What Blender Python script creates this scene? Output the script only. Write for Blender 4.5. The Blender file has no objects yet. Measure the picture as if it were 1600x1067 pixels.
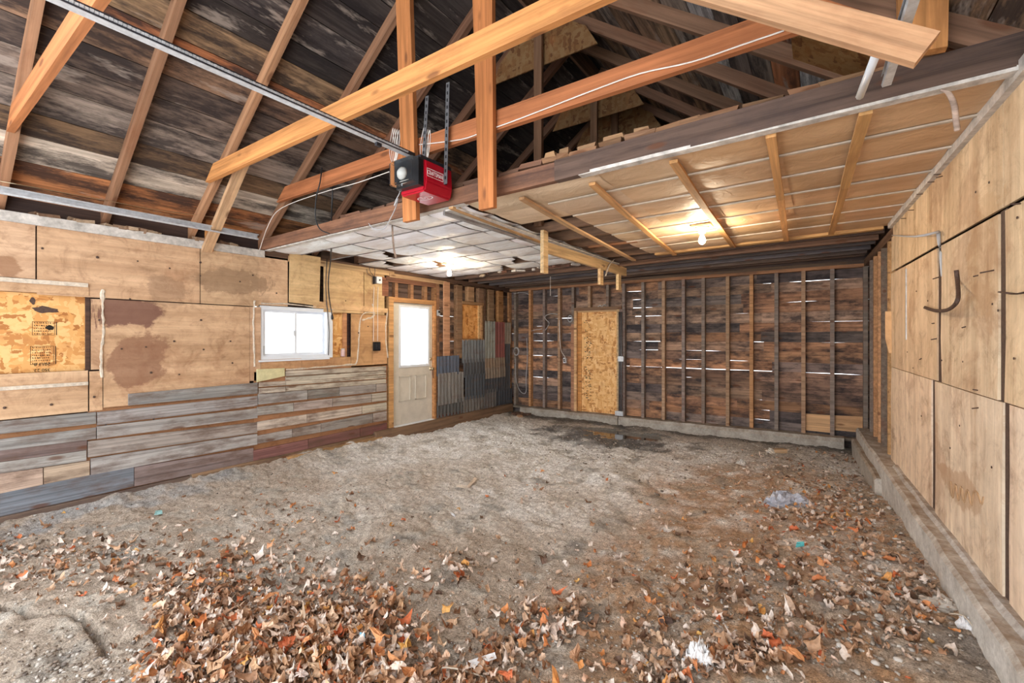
import bpy, math, random
import numpy as np
from mathutils import Vector, Matrix
random.seed(7); rng = np.random.default_rng(7)
R = random.uniform
SC = bpy.context.scene
COL = SC.collection
# ------------------------------------------------------------------ camera, sky, exposure
YAW = math.radians(34.72); F = 700.0; CZ = 1.5
cs, sn = math.cos(YAW), math.sin(YAW)
cam = bpy.data.cameras.new('camera'); camo = bpy.data.objects.new('camera', cam); COL.objects.link(camo)
camo.location = (0, 0, CZ); camo.rotation_euler = (math.pi/2, 0, YAW)
cam.sensor_width = 36; cam.lens = 36*F/1600; cam.shift_y = -6.5/1600; cam.clip_start = 0.02
SC.camera = camo
world = bpy.data.worlds.new('sky'); SC.world = world; world.use_nodes = True
bg = world.node_tree.nodes['Background']; bg.inputs[0].default_value = (0.93, 0.97, 1.0, 1); bg.inputs[1].default_value = 2.2
SC.view_settings.view_transform = 'Standard'; SC.view_settings.look = 'None'
SC.view_settings.exposure = 1.2; SC.view_settings.gamma = 1; SC.view_settings.use_curve_mapping = False
SC.cycles.max_bounces = 8; SC.cycles.diffuse_bounces = 5

# ------------------------------------------------------------------ place geometry: wall planes
XL = -5.383; YB = 7.69; ZC = 2.55; SL = 0.738; RX = -2.355; ZE = 2.595
XS = -5.475                      # outer sheathing of the left wall
def xr(y): return 0.46 + (YB - y)*0.04256     # right wall runs a little out of square
def ray(px, py):
    r = (px-800)/F; return Vector((r*cs - sn, r*sn + cs, (527-py)/F))
C0 = Vector((0, 0, CZ))
def onL(px, py, x=XL): d = ray(px, py); return C0 + d*(x/d.x)
def onB(px, py, y=YB): d = ray(px, py); return C0 + d*(y/d.y)
def onC(px, py, z=ZC): d = ray(px, py); return C0 + d*((z-CZ)/d.z)
def onR(px, py, off=0.0):
    d = ray(px, py); t = (0.46 + YB*0.04256 - off)/(d.x + 0.04256*d.y); return C0 + d*t
NR = Vector((-1, -0.04256, 0)).normalized()
NL = Vector((1, 0, 0)); NB = Vector((0, -1, 0)); NC = Vector((0, 0, -1))

# ------------------------------------------------------------------ node helpers and materials
def newmat(name):
    m = bpy.data.materials.new(name); m.use_nodes = True
    nt = m.node_tree; b = nt.nodes['Principled BSDF']; return m, nt, b
class NT:
    def __init__(s, nt): s.nt = nt
    def n(s, t, **k):
        o = s.nt.nodes.new(t)
        for a, v in k.items(): setattr(o, a, v)
        return o
    def l(s, a, b): s.nt.links.new(a, b)
    def mix(s, fac, a, b, mode='MIX'):
        o = s.n('ShaderNodeMix', data_type='RGBA', blend_type=mode)
        for i, v in ((0, fac), (6, a), (7, b)):
            if hasattr(v, 'is_linked'): s.l(v, o.inputs[i])
            else: o.inputs[i].default_value = v if i == 0 else (*v, 1)
        return o.outputs[2]
    def noise(s, vec, scale, detail=4, rough=0.6, dist=0):
        o = s.n('ShaderNodeTexNoise'); o.inputs['Scale'].default_value = scale
        o.inputs['Detail'].default_value = detail; o.inputs['Roughness'].default_value = rough
        o.inputs['Distortion'].default_value = dist
        if vec is not None: s.l(vec, o.inputs['Vector'])
        return o.outputs[0]
    def ramp(s, fac, stops):
        o = s.n('ShaderNodeValToRGB'); e = o.color_ramp.elements
        while len(e) < len(stops): e.new(0.5)
        for i, (p, c) in enumerate(stops):
            e[i].position = p; e[i].color = (*c, 1) if not isinstance(c, (int, float)) else (c, c, c, 1)
        s.l(fac, o.inputs[0]); return o.outputs[0]
    def objvec(s, scale):
        tc = s.n('ShaderNodeTexCoord'); oi = s.n('ShaderNodeObjectInfo')
        mul = s.n('ShaderNodeMath', operation='MULTIPLY'); s.l(oi.outputs['Random'], mul.inputs[0]); mul.inputs[1].default_value = 57.0
        add = s.n('ShaderNodeVectorMath', operation='ADD'); s.l(tc.outputs['Object'], add.inputs[0]); s.l(mul.outputs[0], add.inputs[1])
        sc = s.n('ShaderNodeVectorMath', operation='MULTIPLY'); s.l(add.outputs[0], sc.inputs[0]); sc.inputs[1].default_value = scale
        return add.outputs[0], sc.outputs[0], oi
    def bump(s, h, b, strength=0.3, dist=0.01):
        o = s.n('ShaderNodeBump'); o.inputs['Strength'].default_value = strength; o.inputs['Distance'].default_value = dist
        s.l(h, o.inputs['Height']); s.l(o.outputs[0], b.inputs['Normal'])
MAT = {}
def mk_wood(name, lo=0.55, hi=1.15, stain=(0.03, 0.025, 0.02), s_lo=0.55, s_hi=0.75, s_amt=0.5, rough=0.75, grain=26, knots=True, blot=(1.6, 4, 4)):
    m, nt, b = newmat(name); k = NT(nt)
    v, g, oi = k.objvec((0.9, grain, grain))
    base = oi.outputs['Color']
    gr = k.noise(g, 1.0, 7, 0.65, 0.4)
    c = k.mix(1.0, base, k.ramp(gr, [(0.3, lo), (0.68, hi)]), 'MULTIPLY')
    sv = k.n('ShaderNodeVectorMath', operation='MULTIPLY'); k.l(v, sv.inputs[0]); sv.inputs[1].default_value = blot
    st = k.ramp(k.noise(sv.outputs[0], 1.0, 6, 0.7), [(s_lo, 0.0), (s_hi, s_amt)])
    c = k.mix(st, c, stain)
    if knots:
        vo = k.n('ShaderNodeTexVoronoi'); vo.inputs['Scale'].default_value = 1.0
        kv = k.n('ShaderNodeVectorMath', operation='MULTIPLY'); k.l(v, kv.inputs[0]); kv.inputs[1].default_value = (2.2, 7, 7)
        k.l(kv.outputs[0], vo.inputs['Vector'])
        kn = k.ramp(vo.outputs['Distance'], [(0.09, 0.7), (0.16, 0.0)])
        c = k.mix(kn, c, (0.12, 0.045, 0.02))
    k.l(c, b.inputs['Base Color']); b.inputs['Roughness'].default_value = rough
    b.inputs['Specular IOR Level'].default_value = 0.25
    k.bump(gr, b, 0.35, 0.006); MAT[name] = m
mk_wood('lumber', 0.52, 1.2, (0.20, 0.065, 0.025), 0.5, 0.8, 0.6)
mk_wood('old_wood', 0.45, 1.25, (0.03, 0.025, 0.03), 0.45, 0.75, 0.75, 0.8)
mk_wood('siding_wood', 0.42, 1.35, (0.028, 0.024, 0.028), 0.42, 0.62, 0.88, 0.75, 30, True, (2.6, 6, 6))
mk_wood('grey_wood', 0.45, 1.12, (0.12, 0.07, 0.05), 0.46, 0.66, 0.75, 0.85, 48, True, (2.4, 7, 7))
def mk_deck():
    m, nt, b = newmat('deck_wood'); k = NT(nt)
    v, g, oi = k.objvec((0.8, 22, 22)); gr = k.noise(g, 1.0, 7, 0.7, 0.6)
    c = k.mix(1.0, oi.outputs['Color'], k.ramp(gr, [(0.3, 0.35), (0.7, 1.35)]), 'MULTIPLY')
    sv = k.n('ShaderNodeVectorMath', operation='MULTIPLY'); k.l(v, sv.inputs[0]); sv.inputs[1].default_value = (1.1, 4.5, 4.5)
    c = k.mix(k.ramp(k.noise(sv.outputs[0], 1, 6, 0.75), [(0.44, 0.0), (0.58, 0.85)]), c, (0.022, 0.017, 0.018))
    sv2 = k.n('ShaderNodeVectorMath', operation='MULTIPLY'); k.l(v, sv2.inputs[0]); sv2.inputs[1].default_value = (0.7, 3, 3)
    c = k.mix(k.ramp(k.noise(sv2.outputs[0], 1.7, 5, 0.7), [(0.58, 0.0), (0.66, 0.6)]), c, (0.40, 0.33, 0.28))
    k.l(c, b.inputs['Base Color']); b.inputs['Roughness'].default_value = 0.8; b.inputs['Specular IOR Level'].default_value = 0.2
    k.bump(gr, b, 0.4, 0.006); MAT['deck_wood'] = m
mk_deck()
def mk_ply(name, axis, stains):
    """plywood: broad soft bands along the grain axis; rusty nail weeps and water stains at their own places on the sheets"""
    m, nt, b = newmat(name); k = NT(nt)
    geo = k.n('ShaderNodeNewGeometry'); oi = k.n('ShaderNodeObjectInfo')
    sc = k.n('ShaderNodeVectorMath', operation='MULTIPLY'); k.l(geo.outputs['Position'], sc.inputs[0])
    sc.inputs[1].default_value = (1, 9, 0.5) if axis == 'z' else (1, 0.6, 9)
    band = k.noise(sc.outputs[0], 1.0, 5, 0.6, 0.3)
    sc2 = k.n('ShaderNodeVectorMath', operation='MULTIPLY'); k.l(geo.outputs['Position'], sc2.inputs[0])
    sc2.inputs[1].default_value = (1, 60, 2.0) if axis == 'z' else (1, 2.2, 60)
    fine = k.noise(sc2.outputs[0], 1.0, 5, 0.7)
    c = k.mix(1.0, oi.outputs['Color'], k.ramp(band, [(0.3, (0.74, 0.66, 0.58)), (0.65, (1.1, 1.08, 1.05))]), 'MULTIPLY')
    c = k.mix(1.0, c, k.ramp(fine, [(0.3, 0.86), (0.7, 1.06)]), 'MULTIPLY')
    big = k.noise(geo.outputs['Position'], 1.3, 6, 0.7, 0.5)
    c = k.mix(k.ramp(big, [(0.53, 0.0), (0.60, 0.45), (0.72, 0.15)]), c, (0.34, 0.17, 0.09))
    mid = k.noise(geo.outputs['Position'], 5.5, 8, 0.75, 0.8)
    c = k.mix(1.0, c, k.ramp(mid, [(0.30, (0.62, 0.56, 0.52)), (0.47, (0.95, 0.94, 0.92)), (0.7, (1.12, 1.12, 1.12))]), 'MULTIPLY')
    scf = k.n('ShaderNodeVectorMath', operation='MULTIPLY'); k.l(geo.outputs['Position'], scf.inputs[0]); scf.inputs[1].default_value = (1, 2.4, 6.5) if axis == 'y' else (1, 7, 1.6)
    c = k.mix(k.ramp(k.noise(scf.outputs[0], 1.3, 7, 0.75, 1.2), [(0.56, 0.0), (0.60, 0.35), (0.64, 0.08), (0.75, 0.3)]), c, (0.30, 0.17, 0.10) if axis == 'y' else (0.50, 0.30, 0.16))
    nz = k.n('ShaderNodeTexNoise'); nz.inputs['Scale'].default_value = 2.6; nz.inputs['Detail'].default_value = 8; nz.inputs['Roughness'].default_value = 0.7
    for (ctr, rad, col, amt) in stains:
        d1 = k.n('ShaderNodeVectorMath', operation='SUBTRACT'); k.l(geo.outputs['Position'], d1.inputs[0]); d1.inputs[1].default_value = ctr
        d2 = k.n('ShaderNodeVectorMath', operation='DIVIDE'); k.l(d1.outputs[0], d2.inputs[0]); d2.inputs[1].default_value = rad
        ln = k.n('ShaderNodeVectorMath', operation='LENGTH'); k.l(d2.outputs[0], ln.inputs[0])
        ad = k.n('ShaderNodeMath', operation='MULTIPLY_ADD'); k.l(nz.outputs[0], ad.inputs[0]); ad.inputs[1].default_value = 2.6
        k.l(ln.outputs['Value'], ad.inputs[2])
        f = k.ramp(ad.outputs[0], [(0.0, 0.0), (0.5, 0.0), (0.999, 0.0)])
        rp = f.node.color_ramp; mp = k.n('ShaderNodeMapRange'); k.l(ad.outputs[0], mp.inputs[0])
        mp.inputs[1].default_value = 2.08; mp.inputs[2].default_value = 2.24; mp.inputs[3].default_value = amt; mp.inputs[4].default_value = 0
        nt.nodes.remove(f.node)
        c = k.mix(mp.outputs[0], c, col)
    k.l(c, b.inputs['Base Color']); b.inputs['Roughness'].default_value = 0.7; b.inputs['Specular IOR Level'].default_value = 0.25
    k.bump(fine, b, 0.12, 0.004); MAT[name] = m
_p = onL(205, 490); _q = onL(215, 560); _a = onL(365, 440); _c = onL(10, 418); _d = onL(262, 455)
mk_ply('ply_left', 'y', [(tuple(_p), (1, 0.33, 0.16), (0.15, 0.065, 0.05), 0.85), (tuple(_q), (1, 0.22, 0.32), (0.22, 0.10, 0.06), 0.7),
                         (tuple(_a), (1, 0.40, 0.16), (0.24, 0.15, 0.09), 0.6), (tuple(_c), (1, 0.10, 0.12), (0.25, 0.12, 0.06), 0.7),
                         (tuple(_d), (1, 0.22, 0.2), (0.22, 0.13, 0.08), 0.4)])
_e = onR(1500, 760); _f = onR(1350, 250); _g = onR(1540, 380)
mk_ply('ply_right', 'z', [(tuple(_e), (1, 0.5, 0.09), (0.42, 0.24, 0.13), 0.55), (tuple(_g), (1, 0.25, 0.35), (0.48, 0.28, 0.13), 0.35)])
def mk_osb():
    m, nt, b = newmat('osb'); k = NT(nt); v, g, oi = k.objvec((12, 34, 34))
    nz = k.noise(v, 9, 3); w = k.n('ShaderNodeVectorMath', operation='ADD'); k.l(g, w.inputs[0])
    vo = k.n('ShaderNodeTexVoronoi'); vo.inputs['Scale'].default_value = 1.0; vo.inputs['Randomness'].default_value = 1
    nv = k.n('ShaderNodeTexNoise'); nv.inputs['Scale'].default_value = 30; k.l(v, nv.inputs['Vector'])
    sc = k.n('ShaderNodeVectorMath', operation='SCALE'); k.l(nv.outputs[1], sc.inputs[0]); sc.inputs['Scale'].default_value = 1.3
    k.l(sc.outputs[0], w.inputs[1]); k.l(w.outputs[0], vo.inputs['Vector'])
    sx = k.n('ShaderNodeSeparateColor'); k.l(vo.outputs['Color'], sx.inputs[0])
    v2 = k.n('ShaderNodeTexVoronoi'); v2.inputs['Scale'].default_value = 1.0; m2 = k.n('ShaderNodeVectorMath', operation='MULTIPLY'); k.l(v, m2.inputs[0]); m2.inputs[1].default_value = (30, 11, 11)
    w2 = k.n('ShaderNodeVectorMath', operation='ADD'); k.l(m2.outputs[0], w2.inputs[0]); k.l(sc.outputs[0], w2.inputs[1]); k.l(w2.outputs[0], v2.inputs['Vector'])
    s2 = k.n('ShaderNodeSeparateColor'); k.l(v2.outputs['Color'], s2.inputs[0])
    mx = k.n('ShaderNodeMix', data_type='FLOAT'); gt = k.n('ShaderNodeMath', operation='GREATER_THAN'); k.l(s2.outputs[2], gt.inputs[0]); gt.inputs[1].default_value = 0.55
    k.l(gt.outputs[0], mx.inputs[0]); k.l(sx.outputs[0], mx.inputs[2]); k.l(s2.outputs[0], mx.inputs[3])
    c = k.ramp(mx.outputs[0], [(0.0, (0.42, 0.19, 0.06)), (0.25, (0.72, 0.42, 0.17)), (0.6, (0.80, 0.54, 0.27)), (1.0, (0.90, 0.68, 0.40))])
    c = k.mix(1.0, c, oi.outputs['Color'], 'MULTIPLY')
    c = k.mix(k.ramp(k.noise(v, 3, 4), [(0.58, 0.0), (0.72, 0.5)]), c, (0.42, 0.16, 0.05))
    k.l(c, b.inputs['Base Color']); b.inputs['Roughness'].default_value = 0.65; k.bump(sx.outputs[1], b, 0.25, 0.003); MAT['osb'] = m
mk_osb()
def mk_paper():
    m, nt, b = newmat('ceiling_paper'); k = NT(nt); v, g, oi = k.objvec((2, 7, 7))
    a = k.noise(g, 1, 5, 0.6, 0.8); c = k.mix(1.0, oi.outputs['Color'], k.ramp(a, [(0.3, (0.78, 0.72, 0.66)), (0.62, (1.05, 1.05, 1.05))]), 'MULTIPLY')
    c = k.mix(k.ramp(k.noise(v, 2.2, 5, 0.7), [(0.60, 0.0), (0.68, 0.4), (0.8, 0.2)]), c, (0.36, 0.22, 0.12))
    k.l(c, b.inputs['Base Color']); b.inputs['Roughness'].default_value = 0.6
    k.bump(k.noise(v, 6, 4, 0.6, 1.5), b, 0.5, 0.02); MAT['ceiling_paper'] = m
mk_paper()
def mk_plain(name, col, rough=0.6, metal=0.0, var=0.25, scale=12, spec=0.4, objcol=False):
    m, nt, b = newmat(name); k = NT(nt); v, g, oi = k.objvec((1, 1, 1))
    nz = k.noise(v, scale, 5, 0.65); r = k.ramp(nz, [(0.3, 1-var), (0.7, 1+var*0.6)])
    base = oi.outputs['Color'] if objcol else col
    k.l(k.mix(1.0, base, r, 'MULTIPLY') if objcol else k.mix(1.0, r, col, 'MULTIPLY'), b.inputs['Base Color'])
    b.inputs['Roughness'].default_value = rough; b.inputs['Metallic'].default_value = metal; b.inputs['Specular IOR Level'].default_value = spec
    k.bump(nz, b, 0.12, 0.004); MAT[name] = m
mk_plain('galvanised', (0.60, 0.62, 0.65), 0.42, 0.35, 0.25, 25)
mk_plain('strap_steel', (0.17, 0.17, 0.18), 0.5, 0.4, 0.3, 30)
mk_plain('dark_steel', (0.05, 0.05, 0.06), 0.45, 0.6, 0.3, 30)
mk_plain('rust_iron', (0.10, 0.06, 0.045), 0.7, 0.3, 0.4, 60)
mk_plain('black_plastic', (0.012, 0.013, 0.015), 0.4, 0, 0.2, 30)
mk_plain('red_plastic', (0.42, 0.006, 0.02), 0.3, 0, 0.1, 8)
mk_plain('white_vinyl', (0.72, 0.76, 0.82), 0.4, 0, 0.06, 8)
mk_plain('door_paint', (0.60, 0.555, 0.48), 0.5, 0, 0.14, 5)
mk_plain('white_paint', (0.58, 0.54, 0.50), 0.6, 0, 0.45, 14)
mk_plain('porcelain', (0.80, 0.76, 0.68), 0.3, 0, 0.05, 5)
mk_plain('foam', (0.60, 0.51, 0.41), 0.9, 0, 0.3, 40)
mk_plain('wire_white', (0.78, 0.72, 0.66), 0.5, 0, 0.1, 20)
mk_plain('wire_grey', (0.42, 0.42, 0.43), 0.5, 0, 0.1, 20)
mk_plain('painted', (1, 1, 1), 0.6, 0, 0.2, 14, 0.3, True)
mk_plain('print_ink', (0.03, 0.025, 0.02), 0.8, 0, 0.1, 30, 0.1)
mk_plain('white_print', (0.85, 0.82, 0.82), 0.5, 0, 0.02, 30, 0.1)
mk_plain('brass', (0.55, 0.45, 0.30), 0.3, 0.9, 0.1, 20)
mk_plain('rubble', (1, 1, 1), 0.85, 0, 0.4, 30, 0.2, True)
def mk_conc():
    m, nt, b = newmat('concrete'); k = NT(nt); geo = k.n('ShaderNodeNewGeometry'); oi = k.n('ShaderNodeObjectInfo')
    p = geo.outputs['Position']; a = k.noise(p, 7, 8, 0.7); d = k.noise(p, 45, 6, 0.7)
    sx = k.n('ShaderNodeSeparateXYZ'); k.l(geo.outputs['Normal'], sx.inputs[0])
    c = k.mix(1.0, oi.outputs['Color'], k.ramp(a, [(0.3, (0.68, 0.65, 0.62)), (0.65, (1.2, 1.2, 1.2))]), 'MULTIPLY')
    dirt = k.n('ShaderNodeMath', operation='MULTIPLY'); k.l(sx.outputs[2], dirt.inputs[0]); k.l(k.ramp(a, [(0.35, 0.75), (0.7, 0.1)]), dirt.inputs[1])
    c = k.mix(dirt.outputs[0], c, (0.24, 0.15, 0.085))
    c = k.mix(1.0, c, k.ramp(d, [(0.3, 0.75), (0.7, 1.1)]), 'MULTIPLY')
    k.l(c, b.inputs['Base Color']); b.inputs['Roughness'].default_value = 0.9; b.inputs['Specular IOR Level'].default_value = 0.15
    k.bump(d, b, 0.5, 0.01); MAT['concrete'] = m
mk_conc()
def mk_corr():
    m, nt, b = newmat('corrugated_metal'); k = NT(nt); v, g, oi = k.objvec((2, 14, 14)); a = k.noise(g, 1, 6, 0.7)
    tc = k.n('ShaderNodeTexCoord'); sc = k.n('ShaderNodeVectorMath', operation='MULTIPLY'); k.l(tc.outputs['Object'], sc.inputs[0]); sc.inputs[1].default_value = (20, 2, 2)
    w = k.noise(sc.outputs[0], 1, 5, 0.7)
    c = k.mix(1.0, oi.outputs['Color'], k.ramp(w, [(0.3, 0.55), (0.7, 1.3)]), 'MULTIPLY')
    c = k.mix(k.ramp(a, [(0.52, 0.0), (0.7, 0.6)]), c, (0.10, 0.05, 0.035))
    k.l(c, b.inputs['Base Color']); b.inputs['Roughness'].default_value = 0.55; b.inputs['Metallic'].default_value = 0.25; MAT['corrugated_metal'] = m
mk_corr()
def mk_glass():
    m, nt, b = newmat('window_glass'); k = NT(nt)
    nt.nodes.remove(b); out = nt.nodes['Material Output']
    t = k.n('ShaderNodeBsdfTranslucent'); t.inputs[0].default_value = (0.96, 0.97, 0.98, 1)
    tr = k.n('ShaderNodeBsdfTransparent'); g = k.n('ShaderNodeBsdfGlossy'); g.inputs[1].default_value = 0.05
    m1 = k.n('ShaderNodeMixShader'); m1.inputs[0].default_value = 0.2; k.l(tr.outputs[0], m1.inputs[1]); k.l(t.outputs[0], m1.inputs[2])
    m2 = k.n('ShaderNodeMixShader'); m2.inputs[0].default_value = 0.05; k.l(m1.outputs[0], m2.inputs[1]); k.l(g.outputs[0], m2.inputs[2])
    k.l(m2.outputs[0], out.inputs[0]); MAT['window_glass'] = m
mk_glass()
def mk_emit(name, col, s):
    m, nt, b = newmat(name); b.inputs['Base Color'].default_value = (*col, 1)
    b.inputs['Emission Color'].default_value = (*col, 1); b.inputs['Emission Strength'].default_value = s; MAT[name] = m
mk_emit('lit_bulb', (1.0, 0.82, 0.58), 310.0)
def mk_clear():
    m, nt, b = newmat('lens_plastic'); b.inputs['Base Color'].default_value = (0.75, 0.8, 0.85, 1); b.inputs['Roughness'].default_value = 0.15
    b.inputs['Transmission Weight'].default_value = 1.0; b.inputs['Roughness'].default_value = 0.03; b.inputs['IOR'].default_value = 1.15; MAT['lens_plastic'] = m
    m, nt, b = newmat('water'); b.inputs['Base Color'].default_value = (0.05, 0.045, 0.04, 1); b.inputs['Roughness'].default_value = 0.03
    b.inputs['Specular IOR Level'].default_value = 0.7; k = NT(nt); geo = k.n('ShaderNodeNewGeometry'); k.bump(k.noise(geo.outputs['Position'], 9, 3), b, 0.06, 0.01); MAT['water'] = m
    m, nt, b = newmat('thin_film'); k = NT(nt); v, g, oi = k.objvec((1, 1, 1)); k.l(oi.outputs['Color'], b.inputs['Base Color'])
    b.inputs['Roughness'].default_value = 0.25; b.inputs['Transmission Weight'].default_value = 0.15; k.bump(k.noise(v, 16, 5, 0.6, 2), b, 0.8, 0.02); MAT['thin_film'] = m
mk_clear()
def mk_leaf():
    def tail(k, nt, b, base):
        geo = k.n('ShaderNodeNewGeometry'); nz = k.noise(geo.outputs['Position'], 60, 4, 0.6)
        c = k.mix(1.0, base, k.ramp(nz, [(0.3, 0.7), (0.7, 1.15)]), 'MULTIPLY')
        k.l(c, b.inputs['Base Color']); b.inputs['Roughness'].default_value = 0.6; b.inputs['Specular IOR Level'].default_value = 0.3
        k.bump(nz, b, 0.25, 0.004)
    m, nt, b = newmat('dry_leaf'); k = NT(nt); oi = k.n('ShaderNodeObjectInfo'); tail(k, nt, b, oi.outputs['Color']); MAT['dry_leaf'] = m
    m, nt, b = newmat('leaf_litter'); k = NT(nt); geo = k.n('ShaderNodeNewGeometry')
    r = k.ramp(geo.outputs['Random Per Island'], [(0.0, (0.10, 0.055, 0.035)), (0.10, (0.24, 0.125, 0.07)), (0.28, (0.38, 0.20, 0.11)), (0.44, (0.54, 0.34, 0.21)),
              (0.60, (0.62, 0.46, 0.36)), (0.84, (0.74, 0.64, 0.57)), (0.90, (0.58, 0.25, 0.10)), (0.95, (0.55, 0.13, 0.05)), (1.0, (0.70, 0.40, 0.12))])
    tail(k, nt, b, r); MAT['leaf_litter'] = m
    m, nt, b = newmat('gravel'); k = NT(nt); geo = k.n('ShaderNodeNewGeometry')
    r = k.ramp(geo.outputs['Random Per Island'], [(0.0, (0.10, 0.08, 0.07)), (0.3, (0.24, 0.19, 0.15)), (0.7, (0.36, 0.32, 0.28)), (1.0, (0.56, 0.52, 0.48))])
    k.l(r, b.inputs['Base Color']); b.inputs['Roughness'].default_value = 0.85; MAT['gravel'] = m
    m, nt, b = newmat('dirt'); k = NT(nt); geo = k.n('ShaderNodeNewGeometry'); at = k.n('ShaderNodeVertexColor', layer_name='ground')
    p = geo.outputs['Position']; a = k.noise(p, 38, 8, 0.75); d = k.noise(p, 130, 4, 0.7)
    c = k.mix(1.0, at.outputs[0], k.ramp(a, [(0.30, (0.36, 0.32, 0.28)), (0.48, (0.92, 0.92, 0.92)), (0.68, (1.4, 1.4, 1.4))]), 'MULTIPLY')
    c = k.mix(1.0, c, k.ramp(d, [(0.32, 0.5), (0.68, 1.4)]), 'MULTIPLY'); k.l(c, b.inputs['Base Color'])
    k.l(k.ramp(at.outputs[1], [(0.0, 0.32), (1.0, 0.95)]), b.inputs['Roughness']); b.inputs['Specular IOR Level'].default_value = 0.3
    h = k.n('ShaderNodeMath', operation='ADD'); k.l(a, h.inputs[0]); k.l(d, h.inputs[1]); k.bump(h.outputs[0], b, 0.9, 0.016); MAT['dirt'] = m
mk_leaf()

# ------------------------------------------------------------------ object helpers
def MW(o):
    return (MW(o.parent) @ o.matrix_basis) if o.parent else o.matrix_basis.copy()
def tag(o, label=None, cat=None, group=None, kind=None):
    if label: o['label'] = label
    if cat: o['category'] = cat
    if group: o['group'] = group
    if kind: o['kind'] = kind
    return o
def empty(name, loc, label=None, cat=None, group=None, kind=None):
    o = bpy.data.objects.new(name, None); COL.objects.link(o); o.location = loc; o.empty_display_size = 0.1
    return tag(o, label, cat, group, kind)
def link(name, me, mat, parent=None, M=None, col=None, smooth=False):
    o = bpy.data.objects.new(name, me); COL.objects.link(o)
    if mat and not me.materials: me.materials.append(MAT[mat])
    M = M if M is not None else Matrix()
    if parent is not None:
        o.parent = parent; o.matrix_basis = MW(parent).inverted() @ M
    else: o.matrix_basis = M
    if col: o.color = (*col, 1)
    if smooth: me.shade_smooth()
    return o
def meshof(name, v, f):
    me = bpy.data.meshes.new(name); me.from_pydata([tuple(p) for p in v], [], f); me.update(); return me
def frame(x, n, loc):
    x = Vector(x).normalized(); z = (Vector(n) - x*Vector(n).dot(x)).normalized(); y = z.cross(x)
    M = Matrix((x, y, z)).transposed().to_4x4(); M.translation = Vector(loc); return M
def jit(c, a=0.12):
    k = 1 + R(-a, a); return (c[0]*k*(1+R(-.03, .03)), c[1]*k, c[2]*k*(1+R(-.04, .04)))
def plank_mesh(name, L, W, T, wob=0.0, seg=None):
    seg = seg or (max(1, min(6, int(L/0.45))) if wob else 1)
    v = []; f = []
    for i in range(seg+1):
        x = L*i/seg; a = R(-wob, wob); b = R(-wob, wob)
        v += [(x, -W/2+a, -T/2), (x, W/2+b, -T/2), (x, W/2+b, T/2), (x, -W/2+a, T/2)]
    for i in range(seg):
        o = 4*i
        for j in range(4): f.append((o+j, o+(j+1) % 4, o+4+(j+1) % 4, o+4+j))
    f += [(3, 2, 1, 0), (4*seg, 4*seg+1, 4*seg+2, 4*seg+3)]
    f = [tuple(reversed(q)) for q in f]
    return meshof(name, v, f)
def plank(name, parent, p0, p1, W, T, n, mat='lumber', col=(0.5, 0.26, 0.1), wob=0.0, j=0.12):
    """a board from p0 to p1 along its centre line; W across, T along n"""
    p0, p1 = Vector(p0), Vector(p1)
    return link(name, plank_mesh(name, (p1-p0).length, W, T, wob), mat, parent, frame(p1-p0, n, p0), jit(col, j))
def quad(name, parent, P, n, T, mat, col=(0.5, 0.3, 0.15), j=0.08, warp=0.0):
    """a sheet or board given by the four corners of its front face (left-bottom, right-bottom, right-top, left-top)"""
    P = [Vector(p) for p in P]; n = Vector(n).normalized(); M = frame(P[1]-P[0], n, P[0]); I = M.inverted()
    q = [I @ p for p in P]; nx = max(1, min(4, int(q[1].x/0.35))) if warp else 1; ny = 3 if warp else 1
    v = []; f = []
    def idx(i, k, b): return (i*(ny+1)+k)*2+b
    for i in range(nx+1):
        for k in range(ny+1):
            s, t = i/nx, k/ny
            p = (q[0]*(1-s)+q[1]*s)*(1-t)+(q[3]*(1-s)+q[2]*s)*t
            w = R(0, warp) if warp else 0
            v += [(p.x, p.y, p.z+w), (p.x, p.y, p.z-T)]
    for i in range(nx):
        for k in range(ny):
            f.append((idx(i, k, 0), idx(i+1, k, 0), idx(i+1, k+1, 0), idx(i, k+1, 0)))
            f.append((idx(i, k, 1), idx(i, k+1, 1), idx(i+1, k+1, 1), idx(i+1, k, 1)))
    for i in range(nx):
        f.append((idx(i, 0, 1), idx(i+1, 0, 1), idx(i+1, 0, 0), idx(i, 0, 0)))
        f.append((idx(i, ny, 0), idx(i+1, ny, 0), idx(i+1, ny, 1), idx(i, ny, 1)))
    for k in range(ny):
        f.append((idx(0, k, 0), idx(0, k+1, 0), idx(0, k+1, 1), idx(0, k, 1)))
        f.append((idx(nx, k, 1), idx(nx, k+1, 1), idx(nx, k+1, 0), idx(nx, k, 0)))
    return link(name, meshof(name, v, f), mat, parent, M, jit(col, j))
def boxm(name, x0, x1, y0, y1, z0, z1, mat, parent=None, col=None, bev=0.0):
    c = Vector(((x0+x1)/2, (y0+y1)/2, (z0+z1)/2)); a, b, d = (x1-x0)/2, (y1-y0)/2, (z1-z0)/2
    v = [(sx*a, sy*b, sz*d) for sx in (-1, 1) for sy in (-1, 1) for sz in (-1, 1)]
    f = [(0, 1, 3, 2), (4, 6, 7, 5), (0, 4, 5, 1), (2, 3, 7, 6), (0, 2, 6, 4), (1, 5, 7, 3)]
    me = meshof(name, v, f)
    if bev:
        import bmesh
        bm = bmesh.new(); bm.from_mesh(me); bmesh.ops.bevel(bm, geom=bm.edges[:], offset=bev, segments=2, affect='EDGES'); bm.to_mesh(me); bm.free()
    return link(name, me, mat, parent, Matrix.Translation(c), col)
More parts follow.
